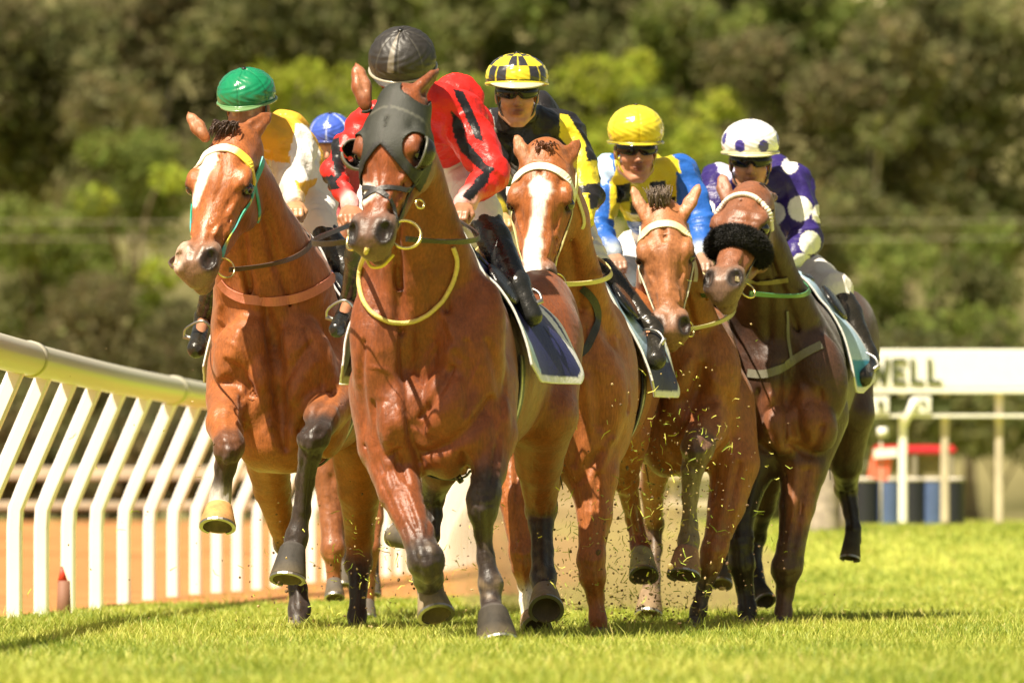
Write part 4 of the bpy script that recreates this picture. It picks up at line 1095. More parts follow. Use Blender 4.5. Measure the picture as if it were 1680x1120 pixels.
HS['chestnut'] = dict(name='racehorse', label='chestnut racehorse with a broad white blaze, half hidden behind the leading horse', D=27.2, cx=922, yaw=6.5, dz=-.05, w=.95, col=CHEST, leg=(.20, .06, .028), h=.010,
    neck=[(905, 300, -.25, 42), (915, 360, -.15, 46), (912, 440, -.02, 52), (915, 510, .1, 80), (925, 560, .2, 90)],
    legs=[
        dict(p=[(860, 640, .1, 50), (842, 745, .0, 36), (845, 820, -.1, 26), (856, 905, -.16, 19), (858, 930, -.16, 17), (862, 960, -.12, 12), (866, 985, -.14, 13), (868, 1010, -.16, 13)], black=9, sock=5, kn=3,
             hoof=dict(top=(872, 1012, -.14), bot=(880, 1040, -.28), w=54, l=58, fwd=(0, -.6, .8), col=(.3, .2, .13))),
        dict(p=[(960, 680, .1, 66), (972, 780, .0, 42), (976, 845, -.06, 28), (970, 915, -.12, 21), (972, 945, -.12, 21), (977, 980, -.08, 13), (981, 1015, -.1, 14), (984, 1040, -.1, 15)], black=9, kn=3,
             hoof=dict(top=(984, 1035, -.1), bot=(986, 1062, -.14), w=44, l=48)),
        dict(p=[(1030, 630, 1.3, 54), (1030, 720, 1.15, 34), (1028, 790, 1.35, 18), (1040, 850, 1.55, 14), (1050, 895, 1.5, 15), (1054, 915, 1.45, 19)], black=3, kn=2,
             hoof=dict(top=(1052, 905, 1.45), bot=(1056, 948, 1.34), w=52, l=54, fwd=(0, -.35, .9), col=(.36, .34, .2))),
        dict(p=[(930, 620, 1.4, 54), (905, 740, 1.25, 36), (888, 820, 1.5, 22), (880, 870, 1.6, 15), (878, 930, 1.5, 13)], black=3, kn=2, hoof=dict(top=(878, 925, 1.5), bot=(876, 955, 1.45), w=40)),
    ],
    lumps=[(950, 610, -.05, 50, .1, 90, 5, .04), (1000, 620, .25, 40, .2, 90, 0, .04)],
    strokes=[
        ([(965, 540), (975, 620), (985, 700)], 14, -.014), ([(1005, 560), (1015, 640), (1005, 720)], 14, .012), ([(940, 600), (950, 680), (940, 760)], 12, -.014), ([(985, 740), (950, 790)], 10, -.014), ([(960, 620), (965, 700)], 14, .010), ([(1000, 720), (985, 770)], 9, .010),
        ([(862, 300), (852, 340), (856, 380)], 6, -.006), ([(918, 300), (924, 340), (910, 380)], 6, -.006), ([(905, 330), (902, 400)], 5, .005), ([(872, 262), (900, 262)], 5, -.004), ([(930, 540), (950, 580)], 8, -.008)],
    head=dict(poll=(890, 248, -.33), nose=(872, 490, -.58), lat=(.97, -.16, .02), w=1.10, col=CHEST,
        ears=[dict(base=(860, 262, -.33), tip=(846, 218, -.3), open=(.1, -1, 0), w=.028, inner=(.4, .18, .09)), dict(base=(926, 266, -.3), tip=(952, 228, -.22), open=(0, -1, .1), w=.030)]),
    paint=[dict(poly=[(866, 302), (884, 288), (904, 300), (906, 312), (896, 330), (890, 370), (888, 420), (880, 500), (862, 500), (858, 410), (874, 350), (874, 322)], col=WHT, rag=2)],
    mane=(.16, .06, .03), mane_pts=[(892, 238, -.32, 0, 10, 110, 16)], tail=True)
HS['spotless'] = dict(name='racehorse', label='light bay racehorse with a long plain face and upright tuft, between chestnut and black horses', D=28.75, cx=1112, yaw=4.5, dz=-.03, w=.82, col=(.25, .082, .025), leg=(.05, .034, .026), h=.010,
    neck=[(1092, 385, -.25, 36), (1098, 450, -.15, 46), (1100, 510, -.02, 60), (1112, 570, .1, 76), (1130, 620, .2, 76)],
    legs=[
        dict(p=[(1160, 660, .1, 42), (1160, 700, -.12, 34), (1144, 735, -.34, 25), (1136, 765, -.32, 19), (1132, 815, -.28, 13), (1131, 860, -.26, 13), (1130, 885, -.26, 17), (1128, 905, -.27, 18)], black=2, kn=2,
             col=(.16, .12, .10), hoof=dict(top=(1127, 900, -.27), bot=(1122, 946, -.33), w=56, l=56, fwd=(-.1, -1, 0), col=PINKHOOF)),
        dict(p=[(1195, 660, .12, 44), (1205, 760, .05, 40), (1192, 830, .0, 30), (1172, 900, -.05, 20), (1166, 925, -.05, 18), (1155, 965, -.02, 12), (1146, 1000, -.04, 13), (1140, 1025, -.05, 12)], black=4, kn=3,
             hoof=dict(top=(1140, 1018, -.05), bot=(1136, 1042, -.1), w=38, l=44)),
        dict(p=[(1110, 640, 1.3, 44), (1085, 730, 1.15, 32), (1070, 800, 1.35, 20), (1072, 860, 1.55, 15), (1074, 900, 1.5, 12), (1070, 945, 1.42, 13), (1068, 975, 1.36, 16)], black=3, kn=3, col=(.1, .06, .035),
             hoof=dict(top=(1067, 968, 1.35), bot=(1064, 1012, 1.28), w=50, l=54, fwd=(0, -1, .1), col=(.22, .15, .09))),
        dict(p=[(1210, 620, 1.4, 46), (1215, 730, 1.2, 38), (1200, 820, 1.4, 24), (1190, 880, 1.55, 16), (1186, 940, 1.5, 12)], black=3, kn=3, hoof=dict(top=(1186, 935, 1.5), bot=(1184, 960, 1.45), w=38)),
    ],
    lumps=[(1110, 600, -.08, 42, .09, 66, -12, .03), (1175, 600, -.04, 40, .09, 70, 10, .03), (1120, 690, -.06, 36, .09, 46, 0, .03), (1160, 700, -.16, 26, .07, 30, 20, .02)],
    grooves=[(1092, 640, 1098, 740, -.16, 6, 7, .04)],
    strokes=[
        ([(1130, 590), (1112, 640), (1092, 690)], 18, .018), ([(1152, 600), (1140, 650), (1112, 712)], 9, -.018), ([(1084, 600), (1080, 680)], 9, -.012), ([(1170, 620), (1176, 670)], 14, .012), ([(1150, 690), (1132, 720)], 14, .008), ([(1195, 650), (1205, 720)], 9, -.010), ([(1100, 740), (1140, 770)], 10, -.012),
        ([(1095, 400), (1096, 480)], 9, .006), ([(1070, 420), (1078, 500)], 6, -.005), ([(1118, 420), (1114, 500)], 6, -.005), ([(1060, 390), (1072, 420)], 5, .005), ([(1130, 390), (1122, 430)], 5, .005), ([(1086, 365), (1090, 395)], 6, -.005)],
    head=dict(poll=(1087, 345, -.35), nose=(1102, 562, -.60), lat=(1, -.03, .0), w=1.06, col=(.32, .12, .045), muz=(.22, .11, .065),
        ears=[dict(base=(1055, 352, -.34), tip=(1036, 302, -.3), open=(.4, -1, 0), w=.026, inner=(.45, .24, .14)), dict(base=(1122, 352, -.33), tip=(1150, 298, -.3), open=(-.4, -1, 0), w=.027, inner=(.42, .2, .12))]),
    paint=[], mane=(.12, .085, .06), mane_pts=[(1082, 336, -.34, -2, -22, 190, 17)], mud=.6, tail=True)
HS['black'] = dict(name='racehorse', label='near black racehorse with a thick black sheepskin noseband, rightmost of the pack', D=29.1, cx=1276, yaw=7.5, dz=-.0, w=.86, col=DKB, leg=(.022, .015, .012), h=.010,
    neck=[(1232, 360, -.25, 38), (1244, 420, -.15, 46), (1256, 480, -.02, 56), (1275, 540, .1, 72), (1292, 590, .2, 84)],
    legs=[
        dict(p=[(1255, 680, .1, 50), (1232, 770, .0, 36), (1216, 830, -.05, 26), (1214, 890, -.1, 19), (1216, 925, -.1, 21), (1222, 965, -.06, 14), (1226, 1000, -.08, 15), (1226, 1025, -.1, 14)], black=1, kn=3,
             hoof=dict(top=(1226, 1016, -.1), bot=(1226, 1040, -.14), w=36, l=42)),
        dict(p=[(1340, 680, .1, 52), (1318, 770, .0, 38), (1308, 830, -.05, 29), (1297, 900, -.1, 22), (1291, 930, -.1, 24), (1288, 970, -.06, 14.5), (1285, 1005, -.08, 14), (1283, 1028, -.1, 14)], black=3, kn=4, col=(.10, .055, .035),
             hoof=dict(top=(1283, 1018, -.1), bot=(1283, 1042, -.14), w=36, l=42)),
        dict(p=[(1290, 640, 1.3, 54), (1265, 740, 1.15, 34), (1250, 830, 1.35, 21), (1240, 880, 1.5, 15), (1238, 930, 1.45, 12), (1242, 960, 1.4, 16)], black=2, kn=3,
             hoof=dict(top=(1240, 955, 1.4), bot=(1252, 988, 1.32), w=38, l=42, fwd=(.4, -.3, .8), col=(.03, .028, .026))),
        dict(p=[(1385, 590, 1.35, 46), (1392, 680, 1.25, 42), (1388, 760, 1.3, 26), (1388, 800, 1.5, 17), (1396, 840, 1.45, 12), (1400, 868, 1.4, 12), (1399, 885, 1.4, 15)], black=2, kn=3,
             hoof=dict(top=(1399, 872, 1.4), bot=(1394, 916, 1.36), w=36, l=40, fwd=(.1, -1, .2), col=(.05, .042, .036))),
    ],
    lumps=[(1265, 620, -.05, 44, .09, 70, -10, .03), (1345, 620, -.05, 46, .09, 76, 8, .03), (1285, 705, -.1, 32, .08, 42, -10, .02), (1340, 700, -.1, 34, .08, 44, 10, .02)],
    grooves=[(1312, 630, 1312, 740, -.16, 7, 8, .04)],
    strokes=[
        ([(1290, 600), (1292, 660), (1290, 730)], 11, -.020), ([(1265, 650), (1262, 700)], 16, .016), ([(1318, 640), (1322, 700)], 17, .016), ([(1244, 640), (1240, 720)], 8, -.012), ([(1300, 728), (1330, 740), (1350, 700)], 10, -.016), ([(1345, 640), (1350, 700)], 8, -.010), ([(1305, 760), (1300, 850)], 6, .007), ([(1318, 770), (1312, 850)], 5, -.006), ([(1245, 728), (1270, 745)], 9, -.014),
        ([(1205, 345), (1240, 350)], 6, .005), ([(1200, 360), (1245, 365)], 5, -.005), ([(1260, 460), (1262, 560)], 10, -.010)],
    head=dict(poll=(1226, 310, -.35), nose=(1176, 474, -.82), lat=(.96, -.22, .12), w=1.0, col=(.20, .07, .03), muz=(.17, .10, .07),
        ears=[dict(base=(1190, 322, -.36), tip=(1184, 284, -.3), open=(0, -1, 0), w=.030, inner=(.3, .15, .1)), dict(base=(1258, 325, -.3), tip=(1276, 322, -.15), open=(0, -1, 0), w=.024)]),
    paint=[dict(poly=[(1240, 650), (1290, 630), (1350, 640), (1370, 700), (1330, 745), (1250, 735)], col=(.26, .085, .03), rag=8, amt=.6, soft=14),  # sunlit look of the chest, painted into the coat as a reddish patch
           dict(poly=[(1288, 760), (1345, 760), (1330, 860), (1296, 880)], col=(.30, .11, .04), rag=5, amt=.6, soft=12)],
    mane=(.015, .011, .01), mane_pts=[(1235, 305, -.3, 10, 10, 40, 14)], tail=True)
HS['hidden'] = dict(name='racehorse', label='brown racehorse almost hidden between the two leading bays, only its legs and flank showing', D=30.6, cx=575, yaw=6, dz=0, w=.8, col=(.22, .075, .026), h=.014,
    neck=[(560, 400, -.25, 36), (565, 450, -.15, 44), (570, 500, -.02, 56), (575, 560, .1, 70)],
    legs=[
        dict(p=[(550, 680, .1, 40), (540, 780, .0, 26), (543, 850, -.05, 18), (546, 900, -.1, 18), (547, 930, -.1, 12), (548, 955, -.1, 13)], black=5, kn=3, hoof=dict(top=(548, 950, -.1), bot=(549, 980, -.14), w=34)),
        dict(p=[(600, 680, .1, 40), (610, 780, .0, 26), (612, 850, -.05, 17), (606, 900, -.1, 16), (604, 950, -.1, 11), (602, 990, -.1, 13)], black=5, kn=3, hoof=dict(top=(602, 985, -.1), bot=(602, 1015, -.14), w=34)),
        dict(p=[(545, 620, 1.3, 40), (540, 720, 1.2, 30), (560, 800, 1.4, 18), (565, 880, 1.5, 13), (563, 930, 1.45, 12)], black=3, kn=2, hoof=dict(top=(563, 925, 1.4), bot=(563, 960, 1.36), w=32)),
        dict(p=[(605, 620, 1.3, 40), (610, 720, 1.2, 30), (615, 800, 1.4, 18), (610, 880, 1.5, 13), (611, 940, 1.45, 12)], black=3, kn=2, hoof=dict(top=(611, 935, 1.4), bot=(611, 975, 1.36), w=32)),
    ],
    head=dict(poll=(548, 380, -.35), nose=(560, 560, -.6), ears=[dict(base=(530, 385, -.35), tip=(522, 350, -.3)), dict(base=(566, 385, -.35), tip=(575, 350, -.3))]), tail=True)
HORSES = {k: build_horse(HS[k]) for k in HS}

# ------------------------------------------------------------------ riders
SKIN = (.50, .24, .135); LIP = (.42, .13, .10); SKD = (.34, .15, .08)
def hand_prims(b, wrist, palm_dir, back, col, thumb_side, r=1.0):
    """a fist closed round the reins: palm, four bent fingers and a thumb from the side of the palm"""
    f = unit(palm_dir); n = unit(np.asarray(back, float) - f * (np.asarray(back, float) @ f)); t = np.cross(f, n) * thumb_side
    w = np.asarray(wrist)
    b.ell(w + f * .048 * r, A3(.044, .040, .019) * r, np.stack([f, t, n]), col, k=.015)
    for i, (o, L) in enumerate(((.030, .92), (.011, 1.0), (-.009, .96), (-.028, .80))):
        k0 = w + f * .082 * r + t * o * r + n * .006
        k1 = k0 + (f * .024 - n * .016) * L * r; k2 = k1 + (-n * .026 - f * .006) * L * r; k3 = k2 + (-f * .022 - n * .002) * L * r
        b.cone(w + f * .05 * r + t * o * .8 * r, .010 * r, k0, .0105 * r, col, k=.006)
        b.cone(k0, .0105 * r, k1, .0095 * r, col, k=.003); b.cone(k1, .0095 * r, k2, .0088 * r, col, k=.003); b.cone(k2, .0088 * r, k3, .008 * r, col, k=.002)
    a = w + f * .028 * r + t * .030 * r; c = a + (f * .030 + t * .016 - n * .010) * r; e = c + (f * .022 - t * .010 - n * .018) * r
    b.cone(w + f * .02 * r + t * .016 * r, .015 * r, a, .013 * r, col, k=.01); b.cone(a, .0125 * r, c, .0105 * r, col, k=.004); b.cone(c, .0105 * r, e, .009 * r, col, k=.003)
    return w + f * .085 * r - n * .022 * r

def dome_me(hc, X, Yf, Zu, rad, pattern, seams=6, lo=-14, back=-26, wr=.0015, seam=.0022):
    nu, nv = 120, 50; V, Cc = [], []
    for j in range(nv + 1):
        for i in range(nu):
            lon = 2 * math.pi * i / nu
            l0 = math.radians(lo + (min(back, lo) - lo) * .5 * (1 - math.cos(lon)))       # lon 0 = front
            lat = l0 + (math.pi / 2 - l0) * (j / nv)
            cx, cy, cz = math.sin(lon) * math.cos(lat), math.cos(lon) * math.cos(lat), math.sin(lat)
            k = 1.0
            sd = abs(((lon / (2 * math.pi) * seams + (.5 if seams % 2 else 0)) % 1) - .5) * 2      # 1 at a seam
            k -= seam / rad[0] * max(0, (sd - .93) / .07) * (1 if math.cos(lat) > .1 else 0)
            k += wr / rad[0] * (math.sin(lon * 11 + 3 * math.sin(lat * 7)) * math.sin(lat * 13 + lon * 3))
            V.append(hc + X * cx * rad[0] * k + Yf * cy * rad[1] * k + Zu * cz * rad[2] * k)
            Cc.append(pattern(math.degrees(lon) if lon <= math.pi else math.degrees(lon) - 360, math.degrees(lat), sd))
    fs = [(j * nu + i, j * nu + (i + 1) % nu, (j + 1) * nu + (i + 1) % nu, (j + 1) * nu + i) for j in range(nv) for i in range(nu)]
    return mesh_np(np.array(V), np.array(fs), np.array(Cc))

def arc_sheet(hc, X, Yf, Zu, a0, a1, fn, n=28, m_=5):
    V = []
    for i in range(n + 1):
        a = math.radians(a0 + (a1 - a0) * i / n)
        for j in range(m_ + 1):
            x, y, z = fn(a, j / m_); V.append(hc + X * x + Yf * y + Zu * z)
    fs = [(i * (m_ + 1) + j, i * (m_ + 1) + j + 1, (i + 1) * (m_ + 1) + j + 1, (i + 1) * (m_ + 1) + j) for i in range(n) for j in range(m_)]
    return mesh_poly(V, fs, True)

def solid(o, th, off=0):
    s_ = o.modifiers.new('thickness', 'SOLIDIFY'); s_.thickness = th; s_.offset = off; return o

class Rider: pass
def build_rider(sp):
    D0 = sp['D']; J = lambda px, py, d=0.0: P(px, py, D0 + d); R = lambda px, d=0.0: px / F * (D0 + d)
    hb_ = [HORSES[sp['horse']].bvh]
    for key in ('legR', 'legL'):
        L = [list(v) for v in sp[key]]
        for i in (1, 2, 3):
            L[i][0], L[i][2] = clear_of(hb_, L[i][0], L[i][1], D0 + L[i][2], R(L[i][3]) * .8 + (.03 if i > 1 else .01), 1 if key == 'legR' else -1); L[i][2] -= D0
        L[1][2] = min(L[1][2], L[0][2]); sp[key] = [tuple(v) for v in L]
    for key in ('armR', 'armL'):
        L = [list(v) for v in sp[key]]
        for i in (1, 2): L[i][0], L[i][2] = clear_of(hb_, L[i][0], L[i][1], D0 + L[i][2], R(L[i][3]) * .8 + .02, 1 if key == 'armR' else -1); L[i][2] -= D0
        sp[key] = [tuple(v) for v in L]
    r = Rider(); r.J = J; r.sp = sp; r.hand = {}
    hx, hy, hd_ = sp['helmet']; rx = R(sp['rx'])
    yaw, pitch, roll = [math.radians(v) for v in sp.get('face', (0, 10, 0))]
    Yf = A3(math.sin(yaw) * math.cos(pitch), -math.cos(yaw) * math.cos(pitch), -math.sin(pitch))
    X = unit(np.cross(A3(0, 0, 1), -Yf)) * 1.0; X = unit(np.cross(Yf, A3(0, 0, 1))) * -1
    if X[0] < 0: X = -X
    Zu = unit(np.cross(X, -Yf)); Zu = Zu if Zu[2] > 0 else -Zu
    X, Zu = X * math.cos(roll) + Zu * math.sin(roll), Zu * math.cos(roll) - X * math.sin(roll)
    hc = J(hx, hy, hd_); O = hc - Zu * sp.get('drop', .030); q = lambda x, y, z: O + X * x + Yf * y + Zu * z
    Rh = np.stack([X, Yf, Zu]); fs_ = sp.get('fs', 1.0); E = lambda x, y, z: O + (X * x + Yf * y + Zu * z) * fs_
    sk = sp.get('skin', SKIN)
    root = empty('person', tuple(J(*sp['pelvis'][:3]) + A3(0, 0, -.2)), sp['label'], 'jockey', 'jockeys crouching over their horses'); r.root = root
    body = Blob(sk)
    body.ell(E(0, -.01, .02), A3(.080, .098, .092) * fs_, Rh, k=.02)
    body.ell(E(0, .028, -.060), A3(.064, .070, .082) * fs_, Rh, k=.025)
    for sd in (-1, 1):
        body.ell(E(sd * .040, .066, -.062), A3(.024, .022, .024) * fs_, Rh, (sk[0] * 1.05, sk[1] * .82, sk[2] * .78), k=.018)
        body.cone(E(sd * .022, .104, -.078), .0028 * fs_, E(sd * .034, .088, -.108), .002 * fs_, (sk[0] * .6, sk[1] * .5, sk[2] * .45), k=.006, sub=True)
        body.cone(E(sd * .052, .02, -.105), .022 * fs_, E(sd * .016, .070, -.142), .019 * fs_, k=.022)
        body.ell(E(sd * .078, -.005, -.045), A3(.010, .020, .030) * fs_, Rh, k=.006)
        body.ell(E(sd * .012, .108, -.071), A3(.008, .009, .008) * fs_, Rh, k=.006)
        body.ell(E(sd * .030, .090, -.030), A3(.017, .010, .010) * fs_, Rh, k=.01, sub=True)
        body.ball(E(sd * .030, .078, -.030), .0125 * fs_, (.6, .55, .5), k=.002)
        body.cone(E(sd * .014, .094, -.012), .008 * fs_, E(sd * .046, .080, -.012), .006 * fs_, SKD, k=.008)
        body.ell(E(sd * .006, .114, -.079), A3(.003, .006, .003) * fs_, Rh, (.15, .05, .03), k=.002, sub=True)
    body.cone(E(0, .092, -.022), .008 * fs_, E(0, .116, -.066), .0125 * fs_, k=.010)
    body.ell(E(0, .085, -.100), A3(.028, .014, .018) * fs_, Rh, k=.012)
    body.ell(E(0, .097, -.0965), A3(.021, .008, .0048) * fs_, Rh, LIP, k=.003)
    body.ell(E(0, .095, -.1075), A3(.018, .009, .0055) * fs_, Rh, LIP, k=.003)
    body.cone(E(-.02, .106, -.102), .0016 * fs_, E(.02, .106, -.102), .0016 * fs_, (.12, .03, .02), k=.001, sub=True)
    body.ell(E(0, .078, -.137), A3(.020, .016, .014) * fs_, Rh, k=.012)
    chest = J(*sp['chest'][:3]); pel = J(*sp['pelvis'][:3])
    body.cone(E(0, -.03, -.07), .054, chest * .6 + E(0, -.03, -.07) * .4, .056, k=.03)
    body.cone(chest, R(sp['chest'][3]) * .7, pel, R(sp['pelvis'][3]) * .7, k=.05)
    silk = sp['silk']; sh = Blob(silk); br = Blob(sp.get('breeches', (.74, .70, .66)))
    # torso: ribcage to waist, the shoulders and the rounded back above
    sh.cone(chest, R(sp['chest'][3]), (chest * .45 + pel * .55), R(sp['pelvis'][3]) * .98, k=.06, flat=(A3(0, -.5, .86), 1.15))
    sh.cone(E(0, -.05, -.10), .066, chest, R(sp['chest'][3]) * .8, k=.04)
    for x, y, d, rr in sp.get('back', []): sh.ball(J(x, y, d), R(rr), k=.06)
    br.cone((chest * .35 + pel * .65), R(sp['pelvis'][3]) * .9, pel, R(sp['pelvis'][3]), k=.05)
    for sd, arm in (('L', sp['armL']), ('R', sp['armR'])):
        p = [(J(x, y, d), R(rr)) for x, y, d, rr in arm]
        a, e_, w_ = p[0][0], p[1][0], p[2][0]
        neckp = E(0, -.05, -.11)
        sh.cone(neckp * .35 + a * .65, p[0][1] * .9, a, p[0][1], k=.05)
        mid = (a + e_) / 2
        sh.cone(a, p[0][1], mid, (p[0][1] + p[1][1]) * .52, k=.03); sh.cone(mid, (p[0][1] + p[1][1]) * .52, e_, p[1][1], k=.03)
        sh.cone(e_, p[1][1], w_, p[2][1] * 1.1, k=.02)
        cuff = sp.get('cuff', silk); fd = unit(w_ - e_)
        sh.cone(w_ - fd * .012, p[2][1] * 1.12, w_ + fd * .006, p[2][1] * .95, cuff, k=.004)
        body.cone(a, p[0][1] * .7, e_, p[1][1] * .7, k=.02); body.cone(e_, p[1][1] * .7, w_ + fd * .01, .026, k=.01)
        gl = arm[3] if False else sp.get('glove', SKD)
        r.hand[sd] = hand_prims(body, w_ + fd * .008, fd * .6 + A3(0, -.6, -.25), A3(0, -.3, 1), sp.get('glove', sk), 1 if sd == 'L' else -1)
    for sd, leg in (('L', sp['legL']), ('R', sp['legR'])):
        p = [(J(x, y, d), R(rr)) for x, y, d, rr in leg]     # hip, knee, ankle, toe
        hp, kn, an, to = [v[0] for v in p]
        br.cone(hp, p[0][1], kn, p[1][1], k=.05); br.cone(kn, p[1][1], kn * .8 + an * .2, p[1][1] * .82, k=.02)
        body.cone(hp, p[0][1] * .7, kn, p[1][1] * .7, k=.04); body.cone(kn, p[1][1] * .7, an, p[2][1] * .7, k=.02); body.cone(an, p[2][1] * .7, to, p[3][1] * .6, k=.01)
        bt = Blob(sp.get('boot', (.018, .015, .010)))
        t0 = leg_top = sp.get('boot_top', .12)
        s0 = kn * (1 - t0) + an * t0
        bt.cone(s0, p[1][1] * .92, kn * .62 + an * .38, p[1][1] * .88, sp.get('boot_cuff'), k=.02); bt.cone(kn * .62 + an * .38, p[1][1] * .88, an, p[2][1], k=.02)
        bt.ball(an, p[2][1] * 1.08, k=.01); heel = an + unit(an - kn) * .05 - unit(to - an) * .03
        bt.cone(an, p[2][1] * .95, heel, p[2][1] * .72, k=.015); bt.cone(an + unit(an - kn) * .03, p[2][1] * .9, to, p[3][1], k=.02)
        bt.cone(heel + unit(an - kn) * .02, p[2][1] * .4, to + unit(an - kn) * .012, p[3][1] * .6, (.03, .028, .025), k=.006)
        bt.mesh(.0075, disp=lambda V: .0018 * wob(V, 11, 2) + .0016 * np.abs(wob(V, 19, 4)), cut=None)
        cut_ = bt
        bo = link('boot', mesh_np(bt.V, bt.Q, bt.C), M['leather_col'], root)
        # stirrup iron and leather
        st = to * .55 + an * .45 + unit(an - kn) * .035; fwd = unit(to - an); side = unit(np.cross(fwd, unit(an - kn)))
        wI = .058; pts = [st - side * wI, st - side * wI - unit(an - kn) * .05, st - unit(an - kn) * .115, st + side * wI - unit(an - kn) * .05, st + side * wI]
        link('stirrup', join_meshes([tube(pts, .0055, 6), tube([st - side * (wI + .004), st + side * (wI + .004)], .009, 6)]), M['metal'], bo)
    body.mesh(.0052 if sp.get('fine', True) else .010)
    blob_obj(body, 'body', M['skin'], root)
    amp = sp.get('fold', .0085)
    def folds(V):
        return amp * (1 - 2 * np.abs(wob(V, 5.5, 3, 3)) ** .8) + amp * .45 * wob(V, 13, 6)
    sh.mesh(.0065, disp=folds)
    br.mesh(.008, disp=lambda V: .7 * folds(V))
    for pl in sp.get('paint', []): paint(sh, pl[0], pl[1], pl[2] if len(pl) > 2 else 1.0, freq=9)
    for (cx, cy, cr, cc) in sp.get('dots', []):
        x, y = proj(sh.V); x = x + 1.2 * wob(sh.V, 8, 2); y = y + 1.2 * wob(sh.V, 8, 5); rr = np.hypot((x - cx), (y - cy) * .94); m_ = (rr < cr) & (sh.N[:, 1] < .2); sh.C[m_] = cc
    if sp.get('checks'):
        cf = sp['checks']; sh.C = cf(sh.V, sh.N, sh.C)
    blob_obj(sh, 'silk_shirt', M['silk'], root); blob_obj(br, 'breeches', M['cloth'], root)
    r.sh = sh
    # helmet
    hr = (rx, rx * 1.13, R(sp.get('rz', sp['rx'] * .86)))
    he = link('helmet', dome_me(hc, X, Yf, Zu, hr, sp['pattern'], sp.get('seams', 6), lo=sp.get('lo', -12)), M[sp.get('hm', 'helmet')], root)
    solid(he, .008, -1)
    rim = [hc + X * math.sin(a) * hr[0] * .985 + Yf * math.cos(a) * hr[1] * .985 + Zu * hr[2] * math.sin(math.radians(sp.get('lo', -12) + (min(-26, sp.get('lo', -12)) - sp.get('lo', -12)) * .5 * (1 - math.cos(a)))) for a in np.linspace(0, 2 * math.pi, 40)]
    rm = tube(rim, sp.get('rim_r', .006), 8); set_col(rm, np.tile(sp.get('rim', (.02, .02, .02)), (len(rm.vertices), 1))); link('rim', rm, M['helmet'], he)
    link('button', tube([hc + Zu * hr[2] * .99, hc + Zu * (hr[2] + .006)], [.011, .008], 10), M['leather'], he)
    z0 = math.sin(math.radians(sp.get('lo', -12))) * hr[2]
    if sp.get('peak'):
        pc, pa, pl_, pd = sp['peak']
        pk = arc_sheet(hc, X, Yf, Zu, -pa, pa, lambda a, t_: (math.sin(a) * hr[0] * (.97 + .0 * t_), math.cos(a) * hr[1] * .97 + t_ * pl_ * max(0, math.cos(a * 90 / pa)) ** .6, z0 - t_ * pd * max(0.0, math.cos(a * 90 / pa)) ** .5 - .004 + .004 * math.cos(a)))
        set_col(pk, np.tile(pc, (len(pk.vertices), 1))); solid(link('peak', pk, M['helmet'], he), .005)
    # goggles
    if sp.get('goggles', True):
        def gl_(a, t_):
            nt_ = math.exp(-(a / .16) ** 2); ed = min(1, abs(a) / 1.25)
            top, bot = -.004 - .004 * ed, -.047 + .017 * nt_ + .014 * ed ** 2
            return (math.sin(a) * .083 * fs_, (.022 + math.cos(a) * .088 + .006 * math.sin(t_ * math.pi)) * fs_, (top + (bot - top) * t_) * fs_)
        g = solid(link('goggles', arc_sheet(O, X, Yf, Zu, -76, 76, gl_, n=40, m_=6), M['lens'], root), .004)
        for t_ in (0, 1):
            fr = tube([O + X * v[0] + Yf * (v[1] + .001) + Zu * v[2] for v in [gl_(math.radians(a), t_) for a in np.linspace(-76, 76, 30)]], .0028, 6); link('frame', fr, M['leather'], g)
        stp = [(math.sin(a) * .088 * fs_, (.012 + math.cos(a) * .09) * fs_, -.024 * fs_) for a in np.radians(np.linspace(72, 288, 20))]
        pts = np.array([O + X * v[0] + Yf * v[1] + Zu * v[2] for v in stp]); nor = np.array([unit(p - (O - Zu * .024)) for p in pts])
        me = ribbon(pts, nor, .016, .003); link('goggle_strap', me, M['leather'], g)
    # chin strap
    pts = np.array([E(-.083, .02, .0), E(-.078, .03, -.06), E(-.055, .05, -.12), E(0, .062, -.163), E(.055, .05, -.12), E(.078, .03, -.06), E(.083, .02, 0)])
    pts = smooth_path(pts, 6); nor = np.array([unit(p - E(0, .0, -.05)) for p in pts])
    me = ribbon(pts, nor, .013, .003); set_col(me, np.tile(sp.get('strapcol', (.02, .02, .02)), (len(me.vertices), 1))); link('chin_strap', me, M['strap'], he)
    return r

GRNH = (.006, .20, .085); YELS = (.72, .40, .035); YL = (.70, .56, .03); WH = (.80, .77, .74); BK = (.012, .012, .014); RED = (.66, .022, .018); PUR = (.030, .018, .125); BLU = (.02, .10, .40); LBL = (.30, .48, .72)
def seampat(base, line, w=.9):
    return lambda lon, lat, sd: line if sd > w and lat < 80 else base
def chequer_pat(lon, lat, sd):
    if sd > .93: return YL
    if lat < -4: return BK
    k = int(math.floor((lon + 360 + 22.5) / 45)) + int(math.floor((lat + 4) / 34)); return YL if k % 2 == 0 else (.03, .028, .035)
def spot_pat(lon, lat, sd):
    for a, b_ in ((-24, -5), (26, -5), (80, 8), (-72, 12), (130, 8), (-130, 8), (180, 6), (120, 55), (-120, 55)):
        dl = (lon - a + 180) % 360 - 180
        if math.hypot(dl * math.cos(math.radians(lat)), (lat - b_) * .72) < 11.5: return (.06, .045, .26)
    return (.86, .84, .84)
def black_pat(lon, lat, sd):
    if abs(lon + 14) < 6 and lat > 4: return (.16, .14, .11)
    return (.055, .05, .04) if lat < 2 or sd > .93 else (.022, .019, .017)

